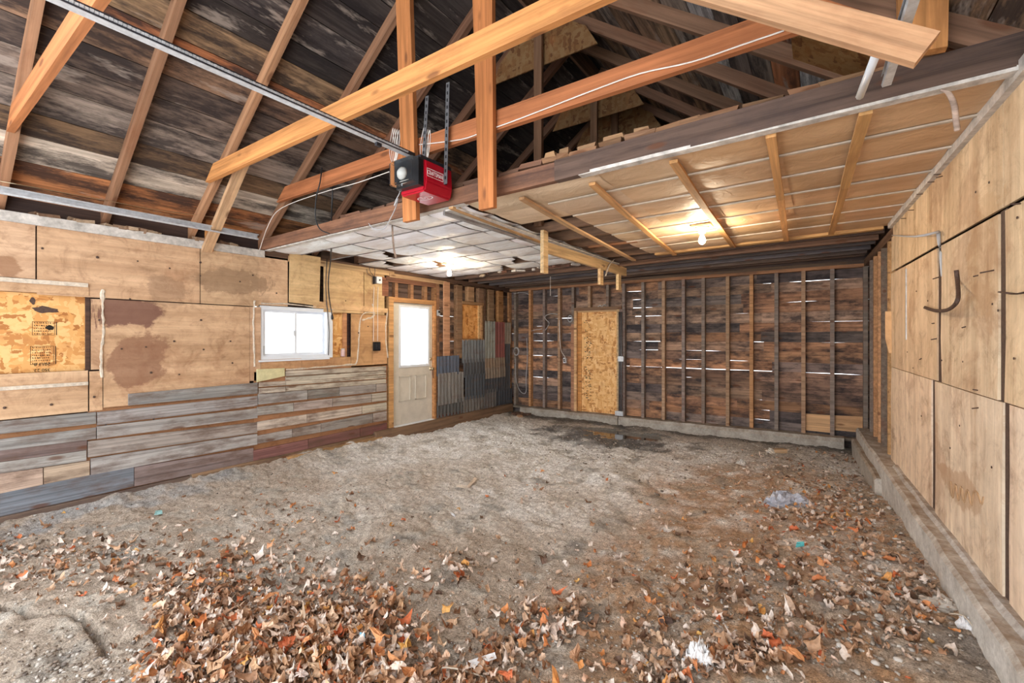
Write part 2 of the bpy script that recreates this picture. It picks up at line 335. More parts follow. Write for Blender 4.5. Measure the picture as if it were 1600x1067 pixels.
def smooth_path(pts, n=4):
    pts = [Vector(p) for p in pts]; out = []
    for i in range(len(pts)-1):
        a, b, c, d = pts[max(i-1, 0)], pts[i], pts[i+1], pts[min(i+2, len(pts)-1)]
        for k in range(n):
            t = k/n
            out.append(0.5*((2*b)+(c-a)*t+(2*a-5*b+4*c-d)*t*t+(3*b-a-3*c+d)*t**3))
    return out+[pts[-1]]
def tube(name, parent, pts, r, mat, sides=6, smooth=True, n=4, col=None, rf=None, flat=1.0):
    pts = smooth_path(pts, n) if (n and len(pts) > 2) else [Vector(p) for p in pts]
    o = pts[0].copy(); v = []; f = []; up = Vector((0, 0, 1))
    for i, p in enumerate(pts):
        t = (pts[min(i+1, len(pts)-1)]-pts[max(i-1, 0)]).normalized()
        if abs(t.dot(up)) > 0.97: up = Vector((0.3, 1, 0)).normalized()
        a = t.cross(up).normalized(); b = t.cross(a).normalized(); rr = r*(rf(i/(len(pts)-1)) if rf else 1)
        for k in range(sides):
            an = 2*math.pi*k/sides; v.append(p-o+a*rr*math.cos(an)+b*rr*flat*math.sin(an))
    for i in range(len(pts)-1):
        for k in range(sides):
            f.append((i*sides+k, i*sides+(k+1) % sides, (i+1)*sides+(k+1) % sides, (i+1)*sides+k))
    f.append(tuple(range(sides-1, -1, -1))); f.append(tuple((len(pts)-1)*sides+k for k in range(sides)))
    return link(name, meshof(name, v, f), mat, parent, Matrix.Translation(o), col, smooth)
def lathe(name, parent, prof, M, mat, sides=16, col=None, smooth=True):
    v = []; f = []
    for r, z in prof:
        for k in range(sides): a = 2*math.pi*k/sides; v.append((r*math.cos(a), r*math.sin(a), z))
    for i in range(len(prof)-1):
        for k in range(sides): f.append((i*sides+k, i*sides+(k+1) % sides, (i+1)*sides+(k+1) % sides, (i+1)*sides+k))
    f.append(tuple(range(sides-1, -1, -1))); f.append(tuple((len(prof)-1)*sides+k for k in range(sides)))
    return link(name, meshof(name, v, f), mat, parent, M, col, smooth)
def text(name, parent, body, size, M, mat, sx=1.0):
    cu = bpy.data.curves.new(name, 'FONT'); cu.body = body; cu.size = size; cu.align_x = 'CENTER'; cu.align_y = 'CENTER'; cu.extrude = 0.0006
    t = bpy.data.objects.new('tmp', cu); COL.objects.link(t); bpy.context.view_layer.update()
    me = bpy.data.meshes.new_from_object(t.evaluated_get(bpy.context.evaluated_depsgraph_get())); bpy.data.objects.remove(t)
    me.materials.clear()
    return link(name, me, mat, parent, M @ Matrix.Diagonal((sx, 1, 1, 1)))
def hump(i, n): return math.sin(math.pi*i/n)
#@@PART2
# ------------------------------------------------------------------ floor: bare earth
_lat = rng.random((8, 64, 64))
def vnoise(x, y, s, o):
    x = x*s+17.3*o; y = y*s+9.1*o; xi = np.floor(x).astype(int); yi = np.floor(y).astype(int); a = x-xi; b = y-yi
    a = a*a*(3-2*a); b = b*b*(3-2*b); L = _lat[o % 8]; g = lambda i, j: L[i % 64, j % 64]
    return (g(xi, yi)*(1-a)+g(xi+1, yi)*a)*(1-b)+(g(xi, yi+1)*(1-a)+g(xi+1, yi+1)*a)*b - 0.5
def fbm(x, y, s, n, o=0): return sum(vnoise(x, y, s*2**k, o+k)*0.55**k for k in range(n))
def sst(a, b, x): t = np.clip((x-a)/(b-a), 0, 1); return t*t*(3-2*t)
PUD = (-2.85, 6.93)
CRACK = [onC(p, q, 0.0) for p, q in ((0, 936), (30, 944), (52, 957), (80, 950), (110, 952), (128, 960), (146, 972), (162, 990), (170, 1010))]
def fz(x, y, fine=True):
    x = np.asarray(x, float); y = np.asarray(y, float)
    z = -0.04 + 0.18*sst(-1.5, 0.45, x)*sst(7.6, 3.2, y) + 0.11*np.exp(-np.maximum(x-XL, 0)/0.30)*sst(5.6, 3.6, y)
    z = z - 0.035*np.exp(-(((x-PUD[0])/0.75)**2+((y-PUD[1])/0.42)**2)) + 0.05*np.exp(-(((x+1.9)/0.5)**2+((y-4.6)/0.35)**2))
    z = z + 0.05*fbm(x, y, 1.1, 3, 1)
    if fine: z = z + 0.030*fbm(x, y, 6.0, 4, 2)
    return z
def fz1(x, y): return float(fz(np.array([x]), np.array([y]))[0])
def floor_build():
    xs = np.arange(-5.50, 0.86, 0.0165); ys = np.arange(-0.7, 7.83, 0.0165); nx, ny = len(xs), len(ys)
    X, Y = np.meshgrid(xs, ys, indexing='ij'); Z = fz(X, Y) + 0.017*fbm(X, Y, 24, 3, 3)
    dm = np.full(X.shape, 9.0)
    cp = [c for c in CRACK]
    for a, b in zip(cp[:-1], cp[1:]):
        ex, ey = b.x-a.x, b.y-a.y; l2 = ex*ex+ey*ey
        t = np.clip(((X-a.x)*ex+(Y-a.y)*ey)/l2, 0, 1); dm = np.minimum(dm, np.hypot(X-a.x-t*ex, Y-a.y-t*ey))
    dm = dm + 0.022*fbm(X, Y, 14, 3, 4)
    Z -= 0.06*sst(0.020, 0.004, dm)
    co = np.stack([X, Y, Z], -1).reshape(-1, 3)
    i = np.arange((nx-1)*(ny-1)); a = (i//(ny-1))*ny+(i % (ny-1))
    fc = np.stack([a, a+ny, a+ny+1, a+1], -1)
    me = bpy.data.meshes.new('floor'); me.vertices.add(nx*ny); me.vertices.foreach_set('co', co.ravel())
    me.loops.add(fc.size); me.loops.foreach_set('vertex_index', fc.ravel().astype(np.int32))
    me.polygons.add(len(fc)); me.polygons.foreach_set('loop_start', np.arange(0, fc.size, 4, dtype=np.int32)); me.update(calc_edges=True)
    def mixc(c, col, m): return c*(1-m[..., None]) + np.array(col)*m[..., None]
    n1 = fbm(X, Y, 1.4, 4, 5); n2 = fbm(X, Y, 4.5, 4, 6)
    c = np.zeros(X.shape+(3,)) + np.array((0.62, 0.55, 0.48))
    c = mixc(c, (0.90, 0.90, 0.895), np.clip(sst(2.6, 5.0, Y+n1*1.6)*sst(7.4, 6.0, Y)*0.9, 0, 1))
    c = mixc(c, (0.42, 0.31, 0.22), np.clip(sst(3.4, 1.8, Y+n1*1.5)*0.55, 0, 1))
    c = mixc(c, (0.44, 0.235, 0.105), np.clip(sst(-1.75, -0.85, X+n1*0.9)*sst(7.2, 5.2, Y)*(0.72+1.3*n2), 0, 0.95))
    c = mixc(c, (0.58, 0.53, 0.46), np.clip(sst(0.05, 0.3, n2)*0.6, 0, 1))
    wet = np.clip(np.exp(-(((X+2.75)/1.0)**2+((Y-6.55)/0.75)**2))*2.3+n2*1.6-0.45, 0, 1)*0.88
    c = mixc(c, (0.11, 0.115, 0.125), wet)
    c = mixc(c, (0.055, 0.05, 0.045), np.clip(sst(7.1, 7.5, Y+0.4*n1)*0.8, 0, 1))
    c = mixc(c, (0.46, 0.47, 0.50), np.clip(np.exp(-((X+5.2)/0.2)**2)*sst(2.6, 1.2, Y)*(n2*3+0.2), 0, 0.45))
    al = np.clip(1-wet*1.1, 0, 1)
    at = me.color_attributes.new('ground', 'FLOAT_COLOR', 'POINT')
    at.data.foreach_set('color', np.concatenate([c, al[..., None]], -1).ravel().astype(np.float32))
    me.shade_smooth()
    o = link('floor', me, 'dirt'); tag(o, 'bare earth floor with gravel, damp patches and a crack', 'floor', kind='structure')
floor_build()

# ------------------------------------------------------------------ left wall
WL = empty('wall_left', (XL, 3.5, 0), 'long side wall patched with plywood sheets, grey boards and corrugated metal', 'wall', kind='structure')
def Lq(y0, y1, z0, z1, x=XL): return [(x, y0, z0), (x, y1, z0), (x, y1, z1), (x, y0, z1)]
# viewed from inside (+X normal) with y to the right: order left-bottom, right-bottom, right-top, left-top
OLD = (0.10, 0.06, 0.045)
for y0, y1, z0, z1 in ((-0.7, 2.60, -0.1, 2.75), (2.60, 3.57, -0.1, 1.22), (2.60, 3.57, 1.87, 2.75), (3.57, 4.55, -0.1, 2.75), (4.55, 5.47, -0.1, 0.10), (4.55, 5.47, 2.09, 2.75)):
    quad('sheathing_panel', WL, Lq(y0, y1, z0, z1, XS), NL, 0.03, 'old_wood', OLD)
PLY = (0.60, 0.405, 0.265); PLYY = (0.64, 0.45, 0.25); PLYO = (0.56, 0.34, 0.18)
for y0, y1, z0, z1, c in ((-0.7, 0.805, 1.985, 2.44, PLY), (0.815, 2.003, 1.858, 2.44, PLY), (0.60, 0.81, 1.99, 2.0, PLY), (2.011, 2.60, 1.858, 2.45, PLY), (2.60, 2.945, 1.878, 2.46, PLY),
                          (3.43, 4.05, 1.835, 2.44, PLYY), (4.06, 4.42, 1.835, 2.43, PLYY),
                          (-0.7, 1.13, 0.80, 1.205, PLY), (1.235, 2.50, 0.84, 1.848, PLY), (1.14, 1.228, 0.80, 1.195, PLY),
                          (2.505, 2.625, 1.0, 1.85, PLY), (2.63, 3.12, 1.10, 1.235, PLYO), (3.125, 3.84, 1.10, 1.23, PLYO),
                          (3.845, 4.20, 1.08, 1.828, PLYO), (4.205, 4.47, 1.08, 1.828, PLYO), (-0.7, 1.23, 0.0, 0.84, (0.30, 0.15, 0.075)), (1.23, 2.55, 0.0, 0.86, (0.30, 0.15, 0.075)), (2.55, 4.47, 0.0, 1.10, (0.36, 0.19, 0.10))):
    if z1-z0 > 0.05: quad('plywood_sheet', WL, Lq(y0, y1, z0, z1), NL, 0.012, 'ply_left', c, 0.06)
quad('plywood_sheet', WL, [onL(452, 472, XL+0.015), onL(499, 478, XL+0.015), onL(501, 402, XL+0.015), onL(453, 394, XL+0.015)], NL, 0.012, 'ply_left', PLYY)
quad('plywood_sheet', WL, [onL(490, 481, XL+.01), onL(606, 489, XL+.01), onL(606, 482, XL+.01), onL(490, 470, XL+.01)], NL, 0.01, 'ply_left', PLYY)
quad('top_plate', WL, Lq(-0.7, 2.66, 2.432, 2.515, XL+0.022), NL, 0.06, 'white_paint')
quad('top_plate', WL, Lq(2.66, 7.75, 2.44, 2.53, XL+0.0), NL, 0.09, 'old_wood', (0.16, 0.09, 0.06))
quad('top_plate', WL, Lq(2.95, 4.6, 2.43, 2.50, XL+0.01), NL, 0.02, 'lumber', (0.58, 0.38, 0.2))
# boards nailed over the lower wall: pixel-measured rows carried onto the wall plane
def lb(px0, t0, b0, px1, t1, b1, c, x=XL+0.022, T=0.02, mat='grey_wood', name='board'):
    if px0 <= 0: # continue past the frame
        k = -260; s = (px0-k)/(px1-px0); t0, b0, px0 = t0-(t1-t0)*s, b0-(b1-b0)*s, k
    return quad(name, WL, [onL(px0, b0, x), onL(px1, b1, x), onL(px1, t1, x), onL(px0, t0, x)], NL, T, mat, c, 0.10)
G1 = (0.36, 0.335, 0.32); G2 = (0.42, 0.39, 0.365); G3 = (0.42, 0.355, 0.31); DK = (0.24, 0.18, 0.165); TN = (0.60, 0.45, 0.34); BL = (0.225, 0.245, 0.28); PU = (0.30, 0.23, 0.225); RD = (0.28, 0.13, 0.115)
for a in ((0, 658.4, 678, 150, 643.7, 661.9, G1), (0, 686.6, 704, 150, 668, 685.6, G1), (0, 704, 722, 136, 687.7, 703, DK), (0, 722.7, 740, 135, 703.8, 719.4, G2),
          (0, 740, 771, 67, 731, 757, TN), (68.5, 730.5, 756.5, 140, 719.8, 742.3, TN), (0, 771, 807, 209, 728, 760, BL),
          (201, 615.6, 633.4, 402.5, 597.8, 614.7, G1), (152, 644.3, 664.4, 402.5, 618.4, 634, G2), (151.5, 666.4, 685.6, 402.5, 638, 653, G2), (137.5, 689.7, 714.5, 402, 659.7, 675.6, G3),
          (142, 716.5, 742, 402, 677.5, 694.3, (0.46, 0.44, 0.41)), (210, 730, 760, 396, 700, 720.6, PU)): lb(*a)
lb(402, 577, 597, 445, 575, 587.5, (0.62, 0.55, 0.33), mat='painted', name='plaster_patch')
def row(pxs, tL, bL, tR, bR, cols, x=XL+0.022, **k):
    a, e = pxs[0], pxs[-1]
    for i, (p, q) in enumerate(zip(pxs[:-1], pxs[1:])):
        f = lambda u, v, p_: u+(v-u)*(p_-a)/(e-a)
        q2 = q-0.7
        lb(p, f(tL, tR, p), f(bL, bR, p), q2, f(tL, tR, q2), f(bL, bR, q2), cols[i % len(cols)], x+R(0, .006), **k)
LT = (0.60, 0.52, 0.44); LT2 = (0.66, 0.58, 0.48)
row([447, 604], 579.7, 588, 572, 578, [LT]); row([447, 604], 589.5, 596.3, 578.7, 584.2, [LT2]); row([405, 447, 604], 597.8, 604.6, 585.5, 590.6, [LT, LT2]); row([405, 447, 604], 606.9, 615, 592, 598, [LT2, LT2])
row([404, 481, 531, 588, 605], 616, 632, 598.6, 610.4, [(0.46, 0.42, 0.38), (0.30, 0.28, 0.26), (0.36, 0.33, 0.30), G3])
row([402.5, 459, 520, 581, 605], 636, 649.3, 612.7, 625.4, [G2, G3, G3, LT]); row([402, 480, 566, 605], 659, 673, 628.6, 640.4, [LT, LT, LT2])
row([402, 457, 502, 583, 605], 681, 693.3, 641.7, 656.2, [G2, G3, (0.36, 0.33, 0.30), G3]); row([396, 482, 563, 605], 704, 721, 660.5, 672.5, [RD, RD, (0.22, 0.09, 0.08)])
for y0, y1, h, w, c in ((-0.7, 1.9, 0.075, 0.035, (0.20, 0.14, 0.11)), (1.92, 4.5, 0.085, 0.045, (0.28, 0.17, 0.10)), (4.2, 7.66, 0.13, 0.09, (0.22, 0.14, 0.085)), (2.9, 4.3, 0.055, 0.09, (0.45, 0.26, 0.12))):
    quad('sill_timber', WL, Lq(y0, y1, -0.10, h, XL+w), NL, w+0.01, 'old_wood', c, 0.1, warp=0.012)
# shuttered opening closed by a strand board, far left
sb = quad('strand_board', WL, Lq(-0.6, 1.12, 1.205, 1.87, XL-0.05), NL, 0.012, 'osb', (0.90, 0.72, 0.52))
quad('head_trim', WL, Lq(-0.7, 1.135, 1.873, 1.972, XL+0.005), NL, 0.06, 'ply_left', PLY)
quad('head_trim', WL, Lq(-0.7, 1.128, 1.945, 1.98, XL+0.016), NL, 0.014, 'foam')
quad('jamb_strip', WL, Lq(1.15, 1.232, 1.21, 1.845, XL+0.006), NL, 0.012, 'ply_left', PLY)
quad('shadow_gap_strip', WL, Lq(1.12, 1.15, 1.19, 1.865, XL-0.03), NL, 0.02, 'old_wood', (0.10, 0.055, 0.035))  # dark strip standing in for the shade in the jamb gap
quad('sill_strip', WL, Lq(-0.7, 1.13, 1.075, 1.105, XL+0.008), NL, 0.008, 'foam')
def Lm(p, q, x, rot=0): # frame on the left wall, text reading along +Y
    c = onL(p, q, x); M = Matrix(((0, 0, 1, 0), (1, 0, 0, 0), (0, 1, 0, 0), (0, 0, 0, 1))); M.translation = c; return M @ Matrix.Rotation(rot, 4, 'Z')
def stamp(par, p, q, w, h, rows, x):
    """faint printed grade stamp: thin ruled box with rows of unreadable small print"""
    M = Lm(p, q, x); v = []; f = []
    def rect(a, b, c, d):
        i = len(v); v.extend([(a, c, 0), (b, c, 0), (b, d, 0), (a, d, 0)]); f.append((i, i+1, i+2, i+3))
    lw = 0.0025
    rect(-w/2, w/2, -h/2, -h/2+lw); rect(-w/2, w/2, h/2-lw, h/2); rect(-w/2, -w/2+lw, -h/2, h/2); rect(w/2-lw, w/2, -h/2, h/2); rect(w/2+.008, w/2+.013, -h/2, h/2)
    for i in range(rows):
        yy = -h/2+h*(i+.3)/rows; xx = -w/2+0.012; hh = h/rows*R(0.35, 0.55)
        while xx < w/2-0.02:
            s = R(0.004, 0.011); rect(xx, xx+s*.45, yy, yy+hh); rect(xx, xx+s, yy+(hh*.4 if random.random() < .5 else 0), yy+hh*.28+(hh*.4 if random.random() < .3 else 0)); xx += s+R(0.003, 0.008)
    return link('ink_stamp', meshof('ink_stamp', v, f), 'print_ink', par, M)
xs_ = XL-0.0485
stamp(sb, 68, 513, 0.135, 0.115, 5, xs_); stamp(sb, 66, 555, 0.14, 0.155, 7, xs_)
text('ink_stamp', sb, '2013 8', 0.035, Lm(66, 569, xs_, math.pi), 'print_ink'); text('ink_stamp', sb, '350 22', 0.035, Lm(66, 578, xs_, math.pi), 'print_ink')
def blot(par, p, q, rx, ry, x, mat='print_ink', n=14):
    M = Lm(p, q, x); v = [(0, 0, 0)]+[(rx*R(.7, 1.1)*math.cos(2*math.pi*i/n), ry*R(.65, 1.15)*math.sin(2*math.pi*i/n), 0) for i in range(n)]
    return link('paint_blot', meshof('paint_blot', v, [(0, 1+i, 1+(i+1) % n) for i in range(n)]), mat, par, M)
blot(sb, 71, 484, 0.085, 0.032, xs_, 'rust_iron'); blot(sb, 51, 470, 0.02, 0.03, xs_, 'rust_iron'); blot(sb, 78, 512, 0.03, 0.022, xs_)
# foam beads left round the openings
def bead(pts, r=0.012):
    # flattened smear of expanding foam: an irregular raised ribbon on the sheet
    P = smooth_path([onL(p+R(-1, 1), q+R(-1, 1), XL) for p, q in pts], 6); o = P[0].copy(); v = []; f = []; n = len(P)
    for k_, p in enumerate(P):
        t = (P[min(k_+1, n-1)]-P[max(k_-1, 0)]).normalized(); s_ = NL.cross(t); a, b = r*R(.5, 1.7), r*R(.5, 1.7); h = R(.006, .012)
        v += [p-o-s_*a, p-o-s_*a*.5+NL*h, p-o+s_*b*.5+NL*h, p-o+s_*b]
    for k_ in range(n-1):
        for c_ in range(3): f.append((4*k_+c_, 4*k_+c_+1, 4*k_+5+c_, 4*k_+4+c_))
    f += [(0, 1, 2, 3), (4*n-1, 4*n-2, 4*n-3, 4*n-4)]
    link('foam_bead', meshof('foam_bead', v, f), 'foam', WL, Matrix.Translation(o))
bead([(160, 452), (159, 480), (161, 520), (157, 550), (160, 590)], 0.013); bead([(397, 470), (397, 500), (396, 540), (399, 572)], 0.010)
bead([(408, 474), (450, 476), (520, 482)], 0.008); bead([(583, 488), (564, 493), (561, 530), (558, 565), (545, 570), (500, 574), (447, 577)], 0.010); bead([(582, 474), (584, 492), (566, 500)], 0.012); bead([(606, 486), (603, 520), (606, 560)], 0.01)
# niche beside the window
quad('niche_board', WL, Lq(3.58, 3.75, 1.22, 1.84, XL-0.05), NL, 0.012, 'osb', (0.9, 0.75, 0.55)); quad('niche_post', WL, Lq(3.74, 3.79, 1.22, 1.84, XL-0.02), NL, 0.06, 'lumber', (0.5, 0.25, 0.12))
quad('niche_post', WL, Lq(3.79, 3.85, 1.22, 1.84, XL-0.04), NL, 0.03, 'old_wood', (0.07, 0.035, 0.03))
# nails and nail weeps
def nailm():
    prof = [(0.006, 0), (0.006, 0.003), (0.0025, 0.0035), (0.0025, 0.004)]; sides = 6; v = []; f = []
    for r, z in prof:
        for k in range(sides): v.append((r*math.cos(k*math.pi/3), r*math.sin(k*math.pi/3), z))
    for i in range(len(prof)-1):
        for k in range(sides): f.append((i*sides+k, i*sides+(k+1) % 6, (i+1)*sides+(k+1) % 6, (i+1)*sides+k))
    f.append(tuple(18+k for k in range(6))); me = meshof('nail', v, f); me.materials.append(MAT['rust_iron']); return me
NAIL = nailm()
for p, q in ((66, 388), (152, 402), (215, 408), (313, 410), (313, 431), (265, 419), (203, 467), (314, 500), (360, 533), (190, 545), (236, 582), (280, 585), (363, 567), (318, 546), (7, 637), (80, 632), (147, 620), (395, 430), (375, 440), (228, 542), (272, 533), (432, 458), (490, 455), (540, 470), (575, 510), (560, 520), (155, 500), (150, 530), (20, 670), (60, 668), (112, 704), (165, 664), (240, 655), (330, 640), (340, 615), (285, 622), (430, 640), (560, 612)):
    link('nail', NAIL, None, WL, frame((0, 1, 0), NL, onL(p, q, XL+0.001)) @ Matrix.Scale(R(1.2, 2.0), 4))

# door in the left wall
DY0, DY1 = onL(614, 560).y, onL(677, 560).y; DZ0, DZ1 = 0.135, 2.045
D = empty('door_1', (XL, DY0, DZ0), 'cream steel entry door with a large bright frosted pane', 'door', kind='structure')
xd = XL-0.03
gy0, gy1, gz0, gz1 = onL(626, 500, xd).y, onL(668, 500, xd).y, 1.5-(571-527)/F*7.0, 1.5+(527-480)/F*7.0
for y0, y1, z0, z1 in ((DY0, gy0, DZ0, DZ1), (gy1, DY1, DZ0, DZ1), (gy0, gy1, DZ0, gz0), (gy0, gy1, gz1, DZ1)):
    quad('door_leaf', D, Lq(y0, y1, z0, z1, xd), NL, 0.04, 'door_paint')
for y0, y1, z0, z1 in ((gy0-.035, gy0, gz0-.035, gz1+.035), (gy1, gy1+.035, gz0-.035, gz1+.035), (gy0, gy1, gz0-.035, gz0), (gy0, gy1, gz1, gz1+.035)):
    quad('pane_moulding', D, Lq(y0, y1, z0, z1, xd+0.012), NL, 0.03, 'white_vinyl')
quad('pane', D, Lq(gy0, gy1, gz0, gz1, xd-0.015), NL, 0.006, 'window_glass')
wd = DY1-DY0
for s in (0.16, 0.56):
    for z0, z1 in ((DZ0+0.36, gz0-0.17),):
        y0, y1 = DY0+wd*s, DY0+wd*(s+0.28)
        for a, b, c, d in ((y0, y1, z0, z0+.014), (y0, y1, z1-.014, z1), (y0, y0+.014, z0, z1), (y1-.014, y1, z0, z1)): quad('panel_moulding', D, Lq(a, b, c, d, xd+0.012), NL, 0.012, 'door_paint')
for y0, y1, z0, z1, c in ((DY0-0.09, DY0-0.004, 0.06, DZ1+0.07, (0.60, 0.33, 0.14)), (DY1+0.004, DY1+0.05, 0.10, DZ1+0.07, (0.55, 0.27, 0.11)), (DY0-0.003, DY1+0.003, DZ1-0.002, DZ1+0.07, (0.55, 0.30, 0.13))):
    quad('door_frame', D, Lq(y0, y1, z0, z1, XL+0.02), NL, 0.10, 'lumber', c)
quad('threshold', D, Lq(DY0, DY1, DZ0-0.05, DZ0-0.004, XL+0.06), NL, 0.12, 'white_vinyl')
kp = onL(672.5, 576, xd); Mk = frame((0, 1, 0), NL, kp)
kn = lathe('door_knob', D, [(0.03, 0), (0.03, 0.008), (0.012, 0.012), (0.012, 0.035), (0.026, 0.045), (0.028, 0.06), (0.018, 0.068)], Mk, 'brass')
kp2 = onL(672.5, 561, xd); lathe('deadbolt', D, [(0.026, 0), (0.026, 0.012), (0.016, 0.018)], frame((0, 1, 0), NL, kp2), 'brass')
tube('hanging_key', kn, [kp+Vector((0.06, 0.0, -0.02)), kp+Vector((0.05, 0.01, -0.08)), kp+Vector((0.04, 0.03, -0.16))], 0.006, 'dark_steel')
for z in (0.4, 1.1, 1.8): boxm('hinge', xd, xd+0.012, DY0-0.012, DY0+0.006, z, z+0.09, 'galvanised', D)
# sliding window
WY0, WY1, WZ0, WZ1 = 2.62, 3.565, 1.232, 1.872
W1 = empty('window_1', (XL, WY0, WZ0), 'white vinyl sliding window with two bright panes', 'window', kind='structure')
xw = XL-0.03
for y0, y1, z0, z1 in ((WY0, WY1, WZ0, WZ0+.045), (WY0, WY1, WZ1-.045, WZ1), (WY0, WY0+.04, WZ0+.045, WZ1-.045), (WY1-.09, WY1, WZ0+.045, WZ1-.045)): quad('frame', W1, Lq(y0, y1, z0, z1, xw+.02), NL, 0.08, 'white_vinyl')
ym = 3.06
for y0, y1, xo in ((WY0+.04, ym+.02, 0.0), (ym-.02, WY1-.09, -0.03)):
    s = quad('sash', W1, Lq(y0, y1, WZ0+.045, WZ0+.075, xw+xo), NL, 0.03, 'white_vinyl')
    for a, b, c, d in ((y0, y1, WZ1-.075, WZ1-.045), (y0, y0+.03, WZ0+.075, WZ1-.075), (y1-.03, y1, WZ0+.075, WZ1-.075)): quad('sash_rail', s, Lq(a, b, c, d, xw+xo), NL, 0.03, 'white_vinyl')
    quad('pane', s, Lq(y0+.03, y1-.03, WZ0+.075, WZ1-.075, xw+xo-.012), NL, 0.005, 'window_glass')
boxm('latch', xw, xw+0.02, ym-.035, ym-.015, 1.52, 1.58, 'white_vinyl', W1); quad('sill', W1, Lq(WY0-.02, WY1-.06, WZ0-.02, WZ0, xw+0.045), NL, 0.06, 'white_vinyl')
boxm('track_clip', xw, xw+0.02, WY0+.035, WY0+.06, 1.29, 1.40, 'wire_grey', W1)

# back part of the left wall: bare studs over weathered siding, small boarded window, patched corrugated metal
def siding(par, a0, a1, axis, wall, cols, z0=-0.05, z1=2.62, pitch=0.148):
    z = z0; i = 0
    while z < z1:
        cuts = [a0]+([a0+(a1-a0)*(q+R(-.25, .25))/4 for q in (1, 2, 3)] if a1-a0 > 3 else [])+[a1]
        for u, w in zip(cuts[:-1], cuts[1:]):
            me = plank_mesh('siding_board', w-u, pitch+0.0035, 0.018, 0.0068, seg=max(3, int((w-u)/0.38)))
            off = 0.011*(i % 2)
            M = frame((0, 1, 0), NL, (wall-0.01-off, u, z+pitch/2)) if axis == 'y' else frame((1, 0, 0), NB, (u, wall+0.01+off, z+pitch/2))
            link('siding_board', me, 'siding_wood', par, M, jit(random.choice(cols), 0.3))
        z += pitch; i += 1
SID = [(0.38, 0.20, 0.115), (0.32, 0.19, 0.13), (0.48, 0.25, 0.14), (0.26, 0.19, 0.16), (0.42, 0.27, 0.19), (0.18, 0.14, 0.13)]
siding(WL, 5.47, 7.80, 'y', XS, SID)
for p0, p1, t, bt, c in ((683, 686.5, 452, 655, (0.34, 0.17, 0.10)), (714.5, 722.5, 452, 560, (0.32, 0.20, 0.12)), (732, 741, 455, 471, (0.50, 0.31, 0.17)), (748.5, 756, 457, 474, (0.34, 0.22, 0.14)), (764, 772, 455, 530, (0.40, 0.26, 0.16)), (779, 786.5, 457, 506, (0.52, 0.28, 0.12)), (757, 759, 476, 620, (0.2, 0.12, 0.08))):
    a, b = onL(p0, bt), onL(p1, bt); top = 2.46
    z0 = onL((p0+p1)/2, bt).z
    quad('stud', WL, Lq(a.y, b.y, z0, top), NL, 0.085, 'lumber', c)
a, b = onL(694, 556, XL+0.03), onL(703, 556, XL+0.03); quad('hanging_batten', WL, Lq(a.y, b.y, a.z, 2.46, XL+0.03), NL, 0.03, 'lumber', (0.60, 0.33, 0.20))
wy0, wy1 = onL(723, 500).y, onL(753, 500).y; wz0, wz1 = onL(738, 529).z, onL(738, 476).z
quad('strand_board', WL, Lq(wy0+.01, wy1-.01, wz0, wz1, XL-0.06), NL, 0.012, 'osb', (0.95, 0.72, 0.48))
for y0, y1, z0, z1 in ((wy0-.02, wy1+.05, wz1, wz1+.05), (wy0-.02, wy1+.05, wz0-.04, wz0), (wy1-.015, wy1+.03, wz0, wz1)): quad('boarded_window_frame', WL, Lq(y0, y1, z0, z1, XL+.008), NL, 0.085, 'lumber', (0.42, 0.24, 0.12))
quad('boarded_window_frame', WL, Lq(wy1-.06, wy1-.012, wz0, wz1, XL-.03), NL, 0.03, 'lumber', (0.75, 0.48, 0.24))
# lath and cripples over the door
for i, z in enumerate((2.13, 2.21, 2.29)): quad('lath', WL, Lq(4.42, 5.60, z, z+0.068, XS+0.01+.003*i), NL, 0.015, 'old_wood', (0.13, 0.085, 0.07), 0.2)
for y in (4.66, 4.98, 5.28, 5.5): quad('stud', WL, Lq(y-.03, y+.03, 2.10, 2.44, XL-0.01), NL, 0.07, 'lumber', (0.34, 0.18, 0.09))
quad('lath', WL, [onL(597, 462), onL(607, 463), onL(607, 436), onL(597, 432)], NL, 0.02, 'old_wood', (0.26, 0.11, 0.06)); quad('lath', WL, Lq(4.45, 5.5, 2.34, 2.42, XL+.005), NL, 0.02, 'old_wood', (0.22, 0.10, 0.06)); quad('lath', WL, Lq(4.5, 5.75, 2.41, 2.47, XL+.02), NL, 0.02, 'lumber', (0.48, 0.32, 0.18))
def corr(p0, p1, t, bt, c, proud=0.02):
    y0, y1 = onL(p0, t).y, onL(p1, t).y; zt = onL((p0+p1)/2, t).z; zb = onL((p0+p1)/2, bt).z
    n = max(4, int((y1-y0)/0.085*4)); v = []; f = []
    for i in range(n+1):
        y = (y1-y0)*i/n; x = 0.021*math.sin(i*math.pi/2)+R(-.0015, .0015)
        for xx in (0.0, -0.004): v += [(y, 0, x+xx), (y, zt-zb+R(-.006, .006), x+xx)]
    for i in range(n):
        o = 4*i; f += [(o, o+4, o+5, o+1), (o+2, o+3, o+7, o+6), (o+1, o+5, o+7, o+3), (o, o+2, o+6, o+4)]
    f += [(0, 1, 3, 2), (4*n, 4*n+2, 4*n+3, 4*n+1)]
    link('corrugated_sheet', meshof('corrugated_sheet', v, f), 'corrugated_metal', WL, frame((0, 1, 0), NL, (XL+proud, y0, zb)), c)
